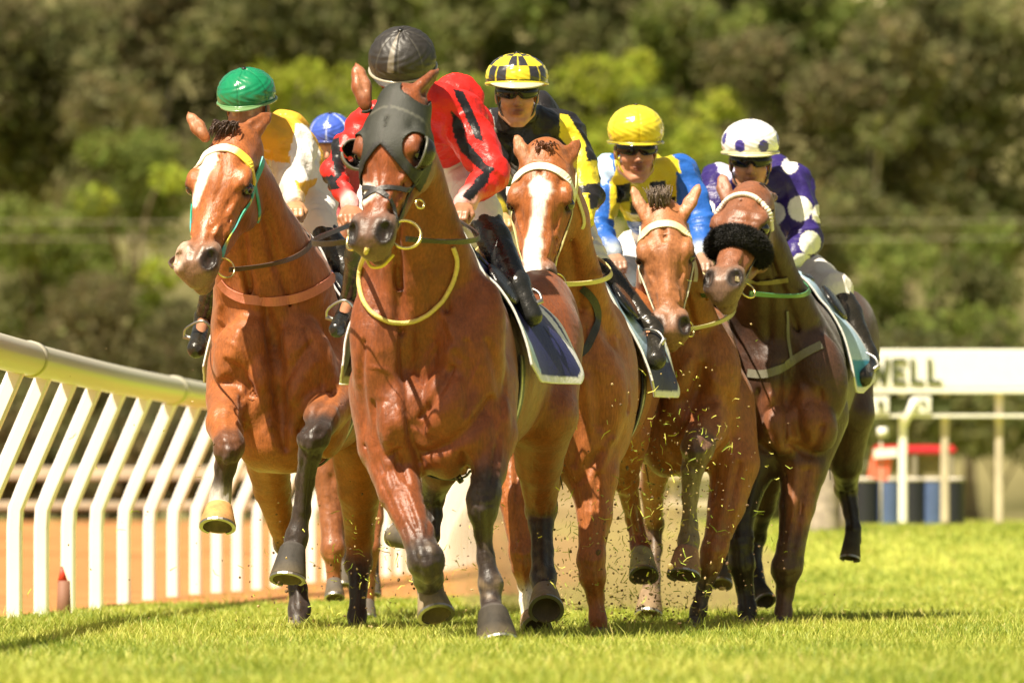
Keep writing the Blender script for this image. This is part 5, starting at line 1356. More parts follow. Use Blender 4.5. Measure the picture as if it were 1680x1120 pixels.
RIDERS = {}
RIDERS['front'] = build_rider(dict(horse='front', D=25.7, label='jockey in red silks with black sleeve patches and a plain black helmet', helmet=(660, 96, -.25), rx=55, rz=50, face=(-6, 30, 0), skin=SKD,
    chest=(692, 200, .05, 52), pelvis=(752, 262, .62, 48), back=[(748, 165, .30, 44), (768, 205, .45, 40)], silk=RED, cuff=WH,
    armR=[(752, 190, .0, 40), (808, 285, -.15, 26), (762, 334, -.32, 14)], armL=[(594, 205, .0, 20), (545, 280, -.1, 17), (575, 338, -.28, 12)],
    legR=[(752, 270, .6, 44), (790, 350, .12, 31), (846, 465, .30, 22), (872, 518, .12, 18)], legL=[(640, 285, .6, 42), (598, 375, .15, 26), (575, 490, .42, 16), (553, 540, .25, 14)],
    boot=(.012, .012, .011), boot_cuff=(.035, .035, .022), boot_top=.0, seams=8, lo=-16, hm='helmet_matte', pattern=black_pat, rim=(.35, .32, .25), peak=((.05, .045, .04), 62, .035, .012), goggles=True,
    paint=[([(744, 146), (760, 150), (782, 195), (796, 235), (780, 225), (762, 190)], BK, 2), ([(740, 182), (758, 200), (764, 228), (796, 268), (812, 276), (800, 290), (776, 268), (756, 250), (742, 215)], BK, 2),
           ([(786, 286), (806, 280), (800, 300), (772, 330), (756, 322), (776, 300)], BK, 1.5), ([(540, 230), (556, 225), (566, 280), (550, 300)], BK, 1.5), ([(520, 290), (545, 286), (560, 310), (540, 312)], BK, 2),
           ([(650, 130), (700, 128), (695, 152), (650, 152)], (.02, .30, .10), 1)]))
RIDERS['green'] = build_rider(dict(horse='green', D=27.75, label='jockey in yellow and white silks with a shiny green helmet', helmet=(404, 152, -.15), rx=48, rz=40, face=(-14, 20, 0), skin=SKD,
    chest=(445, 235, .1, 44), pelvis=(512, 320, .55, 40), back=[(470, 215, .3, 36), (495, 265, .45, 36)], silk=YELS, cuff=WH, glove=(.42, .22, .11),
    armR=[(482, 238, .05, 35), (480, 300, -.1, 24), (482, 332, -.25, 13)], armL=[(385, 240, .05, 30), (370, 310, -.05, 24), (400, 350, -.25, 13)],
    legR=[(512, 325, .55, 40), (524, 372, .15, 27), (560, 480, .4, 15), (562, 520, .25, 13)], legL=[(400, 340, .55, 36), (362, 425, .15, 22), (335, 520, .40, 15), (322, 572, .22, 15)],
    seams=6, lo=-14, pattern=seampat(GRNH, (.004, .13, .05), .94), rim=(.12, .26, .10), peak=((.14, .24, .10), 60, .03, .008), goggles=False, 
    paint=[([(486, 200), (506, 208), (526, 250), (524, 292), (492, 300), (478, 288), (474, 255), (482, 228)], WH, 2), ([(440, 262), (478, 270), (490, 320), (470, 345), (445, 330)], (.60, .56, .50), 1.5)]))  # grey-white patch: shade on the white sleeve, painted into its colour
RIDERS['chestnut'] = build_rider(dict(horse='chestnut', D=27.95, label='jockey in black and yellow silks with a chequered helmet, cream peak and dark goggles', helmet=(848, 126, -.2), rx=51, rz=38, face=(2, 6, 0), fs=1.0, drop=.036,
    chest=(868, 232, .1, 54), pelvis=(905, 330, .6, 42), back=[(880, 190, .25, 40), (905, 230, .4, 44)], silk=(.018, .016, .017), cuff=YL, glove=(.45, .28, .12),
    armR=[(922, 222, .05, 36), (962, 320, -.1, 27), (952, 376, -.28, 13)], armL=[(806, 218, .05, 33), (800, 310, -.1, 26), (820, 350, -.28, 13)],
    legR=[(925, 345, .6, 38), (968, 425, .15, 27), (1022, 535, .4, 16), (1056, 590, .2, 17)], legL=[(860, 345, .6, 38), (815, 335, .3, 26), (800, 450, .4, 15), (790, 490, .25, 13)],
    seams=8, lo=-10, pattern=chequer_pat, rim=YL, peak=((.52, .50, .34), 66, .050, .022),
    paint=[([(919, 186), (932, 190), (960, 232), (962, 262), (945, 290), (926, 268), (930, 240), (918, 225)], YL, 2), ([(938, 268), (980, 262), (984, 300), (940, 306)], YL, 1.5), ([(942, 318), (966, 316), (968, 345), (940, 345)], YL, 1.5), ([(964, 344), (990, 340), (990, 368), (966, 372)], YL, 1.5), ([(788, 184), (806, 180), (816, 215), (800, 232), (786, 215)], (.30, .29, .28), 3)]))
RIDERS['yellow'] = build_rider(dict(horse='spotless', D=29.5, label='jockey in blue and yellow silks with a plain yellow helmet and dark goggles', helmet=(1043, 213, -.2), rx=46, rz=40, face=(6, 6, 0), fs=1.04, drop=.052,
    chest=(1055, 315, .1, 44), pelvis=(1075, 400, .6, 36), back=[(1060, 280, .25, 36), (1080, 310, .35, 36)], silk=BLU, cuff=(.55, .55, .3), glove=(.30, .18, .12),
    armR=[(1112, 288, .05, 31), (1150, 372, -.1, 25), (1150, 420, -.28, 13)], armL=[(1000, 285, .05, 28), (980, 372, -.1, 22), (1008, 418, -.28, 13)],
    legR=[(1095, 410, .6, 32), (1135, 455, .15, 25), (1185, 565, .4, 17), (1208, 612, .22, 15)], legL=[(1040, 410, .6, 32), (1018, 455, .15, 24), (1030, 560, .4, 15), (1030, 600, .25, 13)],
    seams=6, lo=-30, pattern=seampat((.74, .60, .03), (.55, .45, .02), .95), rim=(.35, .30, .02), rim_r=.005, peak=((.70, .58, .03), 56, .018, .006), strapcol=(.5, .42, .03),
    paint=[([(1008, 262), (1030, 250), (1100, 250), (1108, 275), (1110, 310), (1110, 350), (1080, 366), (1000, 360), (1000, 300), (1010, 280)], YL, 1.5), ([(1090, 248), (1112, 262), (1118, 285), (1106, 280), (1096, 265)], YL, 1),
           ([(1066, 300), (1092, 296), (1094, 322), (1068, 326)], BK, 1), ([(1010, 305), (1034, 300), (1034, 330), (1012, 334)], BK, 1), ([(1034, 332), (1060, 330), (1060, 352), (1034, 352)], BK, 1), ([(1092, 324), (1108, 322), (1108, 346), (1092, 348)], BK, 1),
           ([(972, 250), (1000, 250), (1008, 285), (990, 305), (974, 290)], (.42, .58, .78), 2)]))
RIDERS['white'] = build_rider(dict(horse='black', D=29.9, label='jockey in purple silks with white spots and a white helmet with purple spots', helmet=(1231, 234, -.2), rx=47, rz=38, face=(0, 6, 0), fs=1.04, drop=.050,
    chest=(1245, 335, .1, 46), pelvis=(1290, 420, .6, 38), back=[(1262, 290, .25, 40), (1285, 330, .38, 40)], silk=PUR, cuff=PUR, glove=(.14, .42, .22),
    armR=[(1298, 305, .05, 34), (1320, 395, -.1, 27), (1292, 432, -.28, 13)], armL=[(1178, 300, .05, 28), (1168, 372, -.1, 24), (1195, 410, -.28, 13)],
    legR=[(1300, 430, .6, 36), (1325, 478, .15, 29), (1378, 580, .4, 16), (1400, 620, .22, 15)], legL=[(1240, 430, .6, 34), (1205, 480, .15, 24), (1190, 580, .4, 15), (1180, 620, .25, 13)],
    seams=1, lo=-24, pattern=spot_pat, rim=(.60, .55, .30), peak=((.62, .58, .34), 62, .026, .012), boot_top=.22,
    paint=[([(1170, 262), (1205, 262), (1205, 290), (1190, 300)], (.55, .52, .72), 2)],
    dots=[(1271, 350, 17, (.72, .71, .62)), (1312, 342, 20, (.74, .73, .64)), (1329, 398, 18, (.72, .71, .62)), (1316, 432, 16, (.72, .71, .62)), (1345, 350, 14, WH), (1296, 272, 13, WH), (1160, 340, 12, WH), (1240, 395, 15, WH), (1205, 335, 12, WH)]))
RIDERS['hidden'] = build_rider(dict(horse='hidden', D=31.4, label='jockey with a glossy blue helmet, mostly hidden behind the leading rider', helmet=(543, 218, -.2), rx=36, rz=32, face=(-10, 14, 0), fine=False, fs=.95,
    chest=(556, 300, .1, 34), pelvis=(580, 380, .6, 34), back=[], silk=(.45, .10, .10), cuff=WH,
    armR=[(592, 270, .05, 24), (600, 340, -.1, 20), (580, 380, -.28, 12)], armL=[(548, 275, .05, 22), (545, 340, -.1, 18), (550, 380, -.28, 12)],
    legR=[(590, 390, .6, 28), (600, 440, .15, 22), (600, 540, .4, 13), (598, 570, .25, 12)], legL=[(560, 390, .6, 28), (552, 440, .15, 22), (556, 540, .4, 13), (552, 570, .25, 12)],
    seams=6, lo=-14, pattern=seampat((.05, .10, .48), (.5, .55, .7), .9), rim=(.05, .08, .3), goggles=False))
# ------------------------------------------------------------------ tack
def hstrap(h, loc, w, col, name, parent=None, th=.005, lift=.004, mt='strap'):
    """a strap laid on the head along head-frame points, snapped to its surface"""
    pts = smooth_path(np.array([h.Q_(*l) for l in loc]), 6); out, nor = [], []
    for p in pts:
        r_ = h.bvh.find_nearest(Vector(p)); n = np.array(r_[1]); out.append(np.array(r_[0]) + n * lift); nor.append(n)
    out, nor = np.array(out), np.array(nor)
    for _ in range(2): out[1:-1] = (out[:-2] + 2 * out[1:-1] + out[2:]) / 4; nor[1:-1] = (nor[:-2] + 2 * nor[1:-1] + nor[2:]) / 4
    me = ribbon(out, nor, w, th)
    c = np.array([col(i / max(1, len(out) - 1)) if callable(col) else col for i in range(len(out)) for _ in range(4)]); set_col(me, c)
    return link(name, me, M[mt], parent or h.root)

def bridle(h, c_brow, c_cheek, w_brow=.022, w_cheek=.015, nose=True, c_nose=None, sides=(-1, 1), brow_tube=False, bit='brass'):
    root = h.root
    br = hstrap(h, [(-.12, .14, -.09), (-.105, .115, -.02), (-.06, .085, .03), (0, .075, .035), (.06, .085, .03), (.105, .115, -.02), (.12, .14, -.09)], w_brow, c_brow, 'browband', th=.007)
    for sd in sides:
        ck = hstrap(h, [(sd * .11, .02, -.10), (sd * .12, .14, -.09), (sd * .12, .24, -.10), (sd * .09, .36, -.10), (sd * .07, .455, -.095)], w_cheek, c_cheek, 'cheek_strap', th=.005)
        hstrap(h, [(sd * .12, .13, -.09), (sd * .12, .17, -.17), (sd * .09, .20, -.24)], w_cheek * .8, c_cheek, 'throat_strap')
        c = h.Q_(sd * .068, .485, -.108); ring(c, .036 * h.S, .0042, h.X * sd + h.Z * .9, M[bit], 'bit_ring', root)
    if nose: head_band(h, .335, .355, c_nose or c_cheek, .005, name='noseband')
    return br

def rein_path(h, a, b_, sag=.04, lift=.014, side=1):
    pts = [a + (b_ - a) * t_ + A3(0, 0, -sag * 4 * t_ * (1 - t_)) + h.lat * side * .16 * math.sin(math.pi * t_) + A3(0, -.05, 0) * math.sin(math.pi * t_) for t_ in np.linspace(0, 1, 16)]; out = []
    for p in pts:
        for _ in range(3):
            r_ = h.bvh.find_nearest(Vector(p)); q_ = np.array(r_[0]); n_ = np.array(r_[1]); sd_ = (p - q_) @ n_
            if np.linalg.norm(p - q_) < .2 and sd_ < lift: p = q_ + n_ * lift
        out.append(p)
    out = np.array(out)
    for _ in range(2): out[1:-1] = (out[:-2] + 2 * out[1:-1] + out[2:]) / 4
    return out
def reins(h, r, col=(.02, .018, .016), w=.02, sides=(-1, 1)):
    for sd, hd in ((-1, 'L'), (1, 'R')):
        if sd not in sides: continue
        a = h.Q_(sd * .080, .485, -.120); pts = rein_path(h, a, r.hand[hd], side=sd)
        nor = []
        for p in pts: nor.append(np.array(h.bvh.find_nearest(Vector(p))[1]))
        nor = np.array(nor)
        for _ in range(4): nor[1:-1] = (nor[:-2] + 2 * nor[1:-1] + nor[2:]) / 4
        me = ribbon(smooth_path(pts, 3), smooth_path(nor, 3), w, .005); set_col(me, np.tile(col, (len(me.vertices), 1))); link('rein', me, M['strap'], h.root)

def cloth(h, b0, b1, zl, base, edge, front, stripe=None, flare=.05, flareL=None, wing=.08, name='saddle_cloth', two=None):
    T = h.T; dzz = h.sp.get('dz', 0)
    def colf(co):
        rel = co - h.O; bb = rel @ h.bk; z = rel[:, 2] - dzz; zz = z - zl - (bb - b0) * .18 * 0
        c = np.tile(base, (len(co), 1)).astype(float)
        if two is not None: c[z < zl + .14] = two
        if stripe is not None:
            wl = .02 * np.sin(zz * 16); bb = bb + wl
            m_ = ((bb > b1 - .135) & (bb < b1 - .075)); c[m_] = stripe; bb = bb - wl; lf = (rel @ h.lat < 0) & (zz > .1); c[lf] = front
        c[bb < b0 + .09] = front
        e_ = np.full(len(co), 9.0)
        for pp_, nn_ in pl[1:]: e_ = np.minimum(e_, (np.asarray(pp_) - co) @ nn_)
        c[e_ < .026] = edge
        c[bb < b0 + .018] = edge
        return c
    cn = lambda bb_, dz_, sg, w1, w2: (T(0, bb_, zl + dz_), unit(h.bk * sg * w1 - A3(0, 0, w2)))
    pl = [(T(0, b0, 1), -h.bk), (T(0, b1, 1), h.bk), (T(0, 0, zl), A3(0, 0, -1)), cn(b1, .12, 1, .5, .8), cn(b1, .24, 1, .85, .45), cn(b0, .06, -1, .6, .8)]
    def fl(V, N):
        z = V[:, 2] - dzz; k = np.clip((1.32 - z) / .35, 0, 1.3); sd = np.sign((V - h.O) @ h.lat)
        wv = .020 * np.sin(((V - h.O) @ h.bk) * 17 + z * 7)
        fl_ = np.where(sd < 0, flareL or flare, flare); wg = wing * np.clip(((V - h.O) @ h.bk - b0) / (b1 - b0), 0, 1) ** 1.5 * np.clip(k, 0, 1) ** .55; fl_ = fl_ * .7; return (sd * (fl_ * k ** 1.5 + wg + wv * k))[:, None] * h.lat
    me = band(h.b, pl, .014, colf=colf, flare=fl)
    o = band_obj(me, name, M['strap'], h.root, .008)
    # girth and saddle
    g = band(h.b, [(T(0, b0 + .12, 1), -h.bk), (T(0, b0 + .21, 1), h.bk), (T(0, 0, zl + .1), A3(0, 0, 1))], .006, colf=lambda co: np.where((np.abs(((co - h.O) @ h.bk) - b0 - .165) < .012)[:, None], np.array(edge) * .8, np.tile((.03, .03, .05), (len(co), 1))))
    band_obj(g, 'girth', M['strap'], h.root, .006)
    sd_ = Blob((.014, .012, .011))
    sd_.ell(T(0, b0 + .22, 1.46), (.10, .20, .035), np.stack([h.lat, h.bk, A3(0, 0, 1)]), k=.03)
    for s_ in (-1, 1):
        sd_.ell(T(s_ * .19, b0 + .2, 1.36), (.02, .12, .09), np.stack([h.lat, h.bk, A3(0, 0, 1)]) @ rot((0, 1, 0), s_ * 35), k=.05)
    sd_.mesh(.010); blob_obj(sd_, 'saddle', M['leather_col'], h.root)
    return o

def pxtube(h, pts, r, mt, name, lift=.008, parent=None):
    p, n = on_body(h.bvh, pts, h.sp['D'] - .3, lift); return link(name, tube(p[::2], r, 8), mt, parent or h.root)

M['yellow_cord'] = mat('yellow_cord', (.62, .50, .16), .55, noise=.2, scale=80, bump=.4, bscale=200)
H1, H2, H3, H4, H5, H6 = [HORSES[k] for k in ('front', 'green', 'chestnut', 'spotless', 'black', 'hidden')]
NAVY = (.022, .022, .10); ICE = (.38, .52, .66); DKS = (.03, .03, .04)

# --- leading horse: blinker hood, crossed noseband, big ring bit, cord
hd = H1.sp['head']; holes = []
for e_ in hd['ears']:
    e0, e1 = H1.J(*e_['base']), H1.J(*e_['tip'])
    for t_ in np.linspace(.12, 1, 8): holes.append((e0 + (e1 - e0) * t_, .052))
def cut_faces(b, fn):
    nb = Blob(b.col); nb.V, nb.N, nb.C = b.V, b.N, b.C; c = b.V[b.Q].mean(1); nb.Q = b.Q[fn(c)]; return nb
def keep(c):
    k = (np.linalg.norm(c - H1.Q_(0, .15, -.08), axis=1) < .30) & ((c - H1.Q_(0, 0, 0)) @ H1.Z > -.165 + .0 * c[:, 0])
    for p, r_ in holes: k &= np.linalg.norm(c - p, axis=1) > r_
    l = (c - H1.Q_(0, 0, 0)) / H1.S; x, y, z = l @ H1.X, l @ H1.Y, l @ H1.Z
    for sd in (-1, 1): k &= ~(((x - sd * .108) / .040) ** 2 + ((y - .197) / .050) ** 2 + ((z + .03) / .075) ** 2 < 1)
    return k
hb = cut_faces(H1.b, keep); parts = []
def hood_col(co):
    l = (co - H1.Q_(0, 0, 0)) / H1.S; x, y = l @ H1.X, l @ H1.Y
    c = np.tile((.022, .024, .018), (len(co), 1)).astype(float)
    e = y - (.205 + .95 * np.abs(x)); c[e > -.022] = (.012, .012, .012); c[np.abs(y - .055 - .25 * np.abs(x)) < .006] = (.07, .07, .055)
    c[np.abs(x) < .004] = (.03, .03, .025); return c
for sd in (-1, 1):
    pl = [(H1.Q_(0, -.05, 0), -H1.Y), (H1.Q_(0, .205, 0), unit(H1.Y - H1.X * sd * .95)), (H1.Q_(0, 0, 0), -H1.X * sd)]
    parts.append(band(hb, pl, .007, colf=hood_col))
bm = bmesh.new(); [bm.from_mesh(p) for p in parts]; bmesh.ops.remove_doubles(bm, verts=bm.verts, dist=.0015); me = bpy.data.meshes.new('m'); bm.to_mesh(me); bm.free()
me.polygons.foreach_set('use_smooth', [True] * len(me.polygons)); co = np.zeros(len(me.vertices) * 3); me.vertices.foreach_get('co', co)
if 'Col' in me.color_attributes: me.color_attributes.remove(me.color_attributes['Col'])
set_col(me, hood_col(co.reshape(-1, 3)))
m = mat('hood_fabric_col', (.04, .04, .03), .62, noise=.2, scale=90, bump=.5, bscale=260, use_col=True, bdist=.004); M['hoodc'] = m
hood = band_obj(me, 'blinker_hood', m, H1.root, .004, label='dark fabric blinker hood with round eye cups')
for sd in (-1, 1):     # eye cups: half shells behind each eye, open forwards
    V = []; n, k = 20, 8; c0 = H1.Q_(sd * .108, .200, -.035); out = unit(H1.X * sd * .8 + H1.Z * .1); ya = H1.Y; za = unit(np.cross(out, ya))
    for i in range(n + 1):
        a = math.radians(15 + 330 * i / n - 0)
        for j in range(k + 1):
            e = math.radians(78 * j / k); rr = .054 * H1.S
            # axis of the bowl points outwards-back; rim near the face
            ax_ = unit(H1.X * sd * .75 - H1.Z * .65)
            u_ = unit(np.cross(ax_, ya)); v_ = np.cross(ax_, u_)
            V.append(c0 + (u_ * math.cos(a) + v_ * math.sin(a)) * rr * math.cos(e) * (1.0) + ax_ * rr * .85 * math.sin(e))
    fs = [(i * (k + 1) + j, i * (k + 1) + j + 1, (i + 1) * (k + 1) + j + 1, (i + 1) * (k + 1) + j) for i in range(n) for j in range(k)]
    o = link('eye_cup', mesh_poly(V, fs, True), M['leather'], hood); solid(o, .004)
    rimp = [V[i * (k + 1)] for i in range(n + 1)]; link('rim', tube(rimp, .0048, 6), mat('cup_edge', (.16, .155, .13) if sd < 0 else (.10, .10, .08), .4), o)
hstrap(H1, [(-.10, .31, -.12), (-.085, .33, -.05), (-.04, .345, -.01), (.03, .375, -.01), (.07, .42, -.06), (.075, .46, -.10)], .017, (.03, .028, .028), 'noseband', th=.006)
hstrap(H1, [(.11, .31, -.12), (.085, .335, -.05), (.04, .345, -.01), (-.03, .375, -.01), (-.07, .41, -.06), (-.08, .46, -.10)], .017, (.03, .028, .028), 'noseband', th=.006)
for sd in (-1, 1):
    hstrap(H1, [(sd * .12, .14, -.12), (sd * .12, .26, -.13), (sd * .09, .37, -.11), (sd * .07, .455, -.095)], .018, (.025, .024, .022), 'cheek_strap', th=.006)
    c = H1.Q_(sd * .080, .475, -.108); ring(c, .052 * H1.S, .0055, H1.X * sd * .55 + H1.Z, M['brass'], 'bit_ring', H1.root)
ring(H1.Q_(.112, .365, -.095), .016, .004, H1.X + H1.Z * .8, M['brass'], 'buckle', H1.root)
link('lip_cord', tube([H1.Q_(-.045, .545, -.125), H1.Q_(-.02, .585, -.128), H1.Q_(.02, .585, -.125), H1.Q_(.05, .545, -.12)], .0055, 8), mat('yellow_band', (.68, .55, .05), .4), H1.root)
pxtube(H1, [(604, 405), (594, 440), (592, 470), (600, 500), (622, 522), (655, 531), (690, 522), (722, 498), (742, 462), (749, 430), (742, 405)], .0085, M['yellow_cord'], 'neck_cord')
reins(H1, RIDERS['front'])
cloth(H1, .28, .95, 1.0, NAVY, (.72, .70, .70), ICE, stripe=(.70, .70, .74), flare=.09, flareL=.15, wing=.12)

sa, sb = P(740, 742, 25.35), P(757, 790, 25.30)
ms_ = link('girth_strap', tube([sa, (sa + sb) / 2 + A3(-.01, 0, -.005), sb], [.014, .016, .012], 6), M['leather'], H1.root)
for k_ in range(4):
    c_ = sa + (sb - sa) * (.35 + .17 * k_) + A3(0, -.017, 0); link('stud', box_me(c_, (.007, .004, .007), bevel=.001), M['metal'], ms_)
# --- leftmost horse: white and yellow browband, turquoise cheek straps, pink breast strap
def browc(t_): return (.80, .78, .68) if t_ < .55 else ((.78, .66, .30) if t_ < .66 else (.78, .60, .06))
def turq(t_):
    k = int(t_ * 14); return (.72, .60, .06) if k in (6, 11) else ((.04, .38, .26) if k % 3 else (.10, .42, .44))
bridle(H2, browc, turq, w_brow=.034, w_cheek=.027, nose=False)
reins(H2, RIDERS['green'], (.09, .05, .035))
def pxstrap(h, pts, w, col, name, lift=.006, th=.005):
    p, n = on_body(h.bvh, pts, h.sp['D'] - .2, lift); nn = n.copy()
    for _ in range(3): nn[1:-1] = (nn[:-2] + 2 * nn[1:-1] + nn[2:]) / 4
    me = ribbon(p, nn, w, th); set_col(me, np.tile(col, (len(me.vertices), 1))); return link(name, me, M['strap'], h.root)
PKS = (.58, .21, .14)
pxstrap(H2, [(362, 462), (375, 477), (400, 489), (435, 494), (470, 492), (505, 482), (535, 465), (548, 450)], .036, PKS, 'breast_strap', lift=.008)
cloth(H2, .30, .85, 1.0, NAVY, (.74, .72, .72), ICE, flare=.07, flareL=.13, wing=.05)

# --- chestnut
bridle(H3, (.72, .68, .56), (.62, .55, .26), w_brow=.030, w_cheek=.020, nose=False)
reins(H3, RIDERS['chestnut'], (.60, .52, .22))
pxstrap(H3, [(925, 592), (948, 584), (966, 564), (976, 540), (980, 515), (972, 490), (955, 472)], .030, (.035, .035, .03), 'breast_strap')
cloth(H3, .42, .98, .98, ICE, (.74, .72, .70), ICE, stripe=NAVY, two=NAVY, flare=.06)

# --- light bay
bridle(H4, (.70, .62, .40), (.66, .62, .46), w_brow=.030, w_cheek=.026, nose=False)
reins(H4, RIDERS['yellow'], (.45, .40, .22))
cloth(H4, .36, .9, .98, ICE, (.74, .72, .70), ICE, two=(.03, .22, .45), flare=.05)

# --- black: sheepskin noseband, pearl browband, grey breast strap
reins(H5, RIDERS['white'], (.06, .20, .09))
for sd in (-1, 1):
    hstrap(H5, [(sd * .11, .02, -.10), (sd * .12, .14, -.09), (sd * .12, .24, -.10), (sd * .09, .36, -.10), (sd * .07, .455, -.095)], .015, (.05, .04, .025), 'cheek_strap')
    ring(H5.Q_(sd * .070, .48, -.108), .034 * H5.S, .0045, H5.X * sd + H5.Z, M['brass'], 'bit_ring', H5.root)
pl_ = [H5.Q_(*l) for l in [(-.12, .14, -.09), (-.105, .115, -.02), (-.06, .085, .03), (0, .075, .035), (.06, .085, .03), (.105, .115, -.02), (.12, .14, -.09)]]
pp = smooth_path(np.array(pl_), 6); ms = []
for p in pp:
    r_ = H5.bvh.find_nearest(Vector(p)); c = np.array(r_[0]) + np.array(r_[1]) * .008
    bm = bmesh.new(); bmesh.ops.create_icosphere(bm, subdivisions=2, radius=.0115); bmesh.ops.translate(bm, verts=bm.verts, vec=Vector(c)); m_ = bpy.data.meshes.new('m'); bm.to_mesh(m_); bm.free(); ms.append(m_)
link('browband', join_meshes(ms), mat('pearls', (.72, .66, .56), .3), H5.root)
wl = Blob((.014, .012, .011)); pts = []
for a in np.linspace(-72, 112, 15):
    pts.append(H5.Q_(.084 * math.sin(math.radians(a)), .275 + .02 * math.cos(math.radians(a)), -.085 + .090 * math.cos(math.radians(a))))
wl.chain([(p, .044) for p in pts], k=.01)
wl.mesh(.0065, disp=lambda V: .004 * wob(V, 14, 3) + .0015 * wob(V, 40, 1))
wo = blob_obj(wl, 'sheepskin_noseband', M['wool'], H5.root)
rs = np.random.default_rng(5); ii = rs.integers(0, len(wl.V), 16000); Pn, Nn = wl.V[ii], wl.N[ii]; dr = Nn + rs.normal(0, .5, Nn.shape); dr /= np.linalg.norm(dr, axis=1)[:, None]; tv = np.cross(dr, rs.normal(size=dr.shape)); tv /= np.linalg.norm(tv, axis=1)[:, None]
L_ = rs.uniform(.006, .018, (len(ii), 1)); Vw = np.stack([Pn - tv * .0012, Pn + tv * .0012, Pn + dr * L_ + tv * .0003, Pn + dr * L_ - tv * .0003], 1).reshape(-1, 3)
me = mesh_np(Vw, np.arange(len(Vw)).reshape(-1, 4), None, False); link('fleece', me, M['wool'], wo)
pxstrap(H5, [(1228, 612), (1250, 614), (1275, 607), (1300, 592), (1325, 577), (1348, 566)], .034, (.16, .15, .11), 'breast_strap')
pxstrap(H5, [(1290, 510), (1293, 550), (1298, 592)], .012, (.14, .13, .10), 'neck_strap')
pxstrap(H5, [(1205, 458), (1230, 462), (1262, 462), (1292, 458)], .022, (.20, .16, .07), 'martingale_strap')
cloth(H5, .34, .84, .98, ICE, (.70, .68, .68), ICE, two=(.03, .24, .42), flare=.04)
# --- hidden horse
bridle(H6, (.1, .1, .1), (.05, .05, .05), nose=False); reins(H6, RIDERS['hidden']); cloth(H6, .38, .88, 1.0, NAVY, (.7, .7, .7), ICE, flare=.05)

# whip in the leading rider's right hand
a, b_ = P(738, 366, 25.40), P(893, 548, 25.62)
wr = empty('whip', tuple(a), 'long black racing whip held low along the leading rider\'s boot', 'whip')
link('shaft', tube([a, (a + b_) / 2 + A3(.004, 0, -.004), b_], [.0085, .0075, .007], 8), M['leather'], wr)
link('flap', box_me(tuple(b_), (.03, .006, .05), R=rot((0, 1, 0), -40)), M['leather'], wr)

# ------------------------------------------------------------------ clods and torn grass in the air
rs = np.random.default_rng(21)
def puff(px, py, sx_, sy_, n, D, dd):
    return np.stack([rs.normal(px, sx_, n), rs.normal(py, sy_, n), rs.normal(D, dd, n)], 1)
pts = np.concatenate([puff(970, 900, 100, 90, 900, 27.8, 1.0), puff(1110, 740, 70, 90, 330, 28, .8), puff(1090, 850, 60, 90, 200, 27.4, .5), puff(640, 930, 90, 60, 260, 26.8, 1.0), puff(480, 960, 60, 50, 90, 27.5, .8), puff(1060, 990, 90, 30, 320, 28, .7), puff(1230, 940, 60, 60, 60, 28.5, .8), puff(250, 850, 120, 140, 40, 28, 1.0)])
V, Fc, Cl = [], [], []
bm = bmesh.new(); bmesh.ops.create_icosphere(bm, subdivisions=1, radius=1); ICO = np.array([v.co[:] for v in bm.verts]); ICF = [tuple(v.index for v in f.verts) for f in bm.faces]; bm.free()
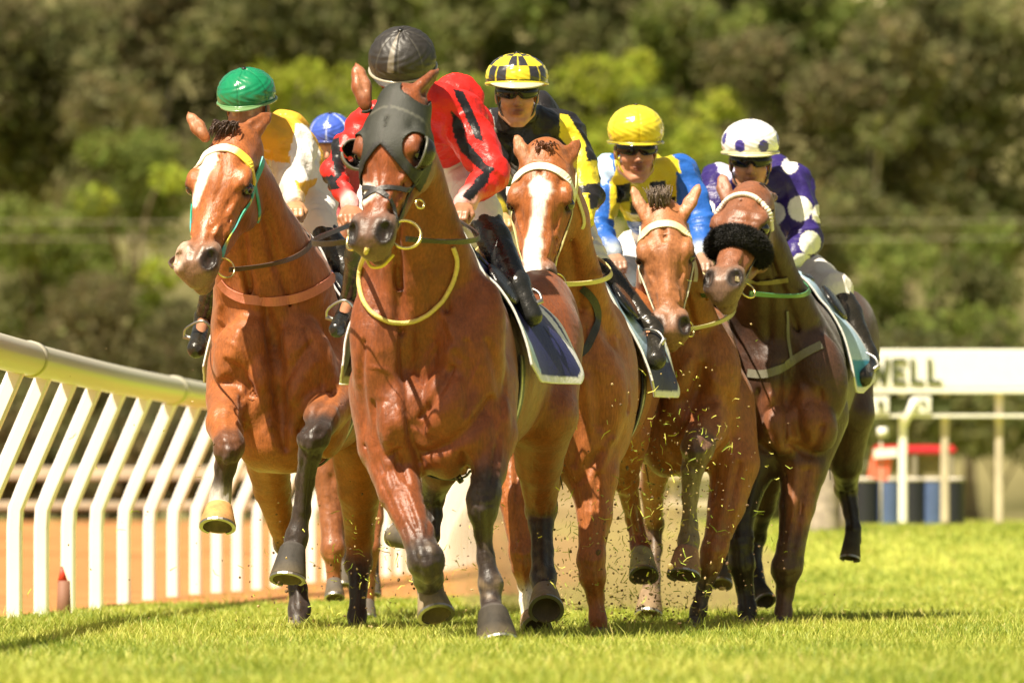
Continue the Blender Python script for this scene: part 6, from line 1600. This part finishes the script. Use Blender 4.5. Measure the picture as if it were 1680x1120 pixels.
for px, py, D in pts:
    p = P(px, py, D)
    if p[2] < .03: p[2] = abs(p[2]) * .5 + .03
    if D < 23: continue
    k = len(V); r_ = rs.uniform(.0018, .0065) * (1 if rs.random() < .95 else 1.8)
    if rs.random() < .4:       # blade of grass
        d = rs.normal(size=3); d /= np.linalg.norm(d); u = np.cross(d, rs.normal(size=3)); u /= np.linalg.norm(u); L = rs.uniform(.012, .05); w_ = .0018
        bend = np.cross(d, u) * L * .25
        V += [p - d * L / 2 - u * w_, p - d * L / 2 + u * w_, p + bend + u * w_, p + bend - u * w_, p + d * L / 2 + u * w_ * .4, p + d * L / 2 - u * w_ * .4]
        Fc += [(k, k + 1, k + 2, k + 3), (k + 3, k + 2, k + 4, k + 5)]; c = (.55, .52, .10) if rs.random() < .6 else (.30, .38, .05); Cl += [c] * 6
    else:
        q = ICO * rs.uniform(.55, 1.25, (12, 1)) * rs.uniform(.5, 1.2, (1, 3)) * r_
        V += [p + v for v in q]; Fc += [tuple(k + i for i in f) for f in ICF]
        c = (.45, .32, .15) if rs.random() < .35 else (.13, .075, .035); Cl += [c] * 12
me = bpy.data.meshes.new('m'); me.from_pydata([tuple(v) for v in V], [], [tuple(dict.fromkeys(f)) for f in Fc]); set_col(me, np.array(Cl))
tag(link('flying_turf', me, mat('flying_turf', (.3, .2, .1), .9, use_col=True)), kind='stuff')
# kicked up dust between and behind the legs
M['dust'] = bpy.data.materials.new('dust'); M['dust'].use_nodes = True; t = M['dust'].node_tree; t.nodes.clear()
out = t.nodes.new('ShaderNodeOutputMaterial'); vol = t.nodes.new('ShaderNodeVolumePrincipled'); vol.inputs['Color'].default_value = (1.0, .72, .34, 1); vol.inputs['Anisotropy'].default_value = .1
tc = t.nodes.new('ShaderNodeTexCoord'); n_ = t.nodes.new('ShaderNodeTexNoise'); n_.inputs['Scale'].default_value = 1.8; n_.inputs['Detail'].default_value = 3; t.links.new(tc.outputs['Object'], n_.inputs['Vector'])
mr = t.nodes.new('ShaderNodeMapRange'); mr.inputs[1].default_value = .36; mr.inputs[2].default_value = .70; mr.inputs[3].default_value = 0; mr.inputs[4].default_value = 1.1; t.links.new(n_.outputs[0], mr.inputs[0])
t.links.new(mr.outputs[0], vol.inputs['Density']); t.links.new(vol.outputs[0], out.inputs['Volume'])
du = Blob((1, 1, 1)); c = P(930, 950, 29.5); du.ell((.30, 33.6, .26), (.62, 1.9, .46), k=.1); du.ell((.85, 33.0, .16), (.45, 1.2, .26), k=.1); du.mesh(.05)
me = mesh_np(du.V, du.Q); o = link('dust', me, M['dust']); tag(o, kind='stuff')
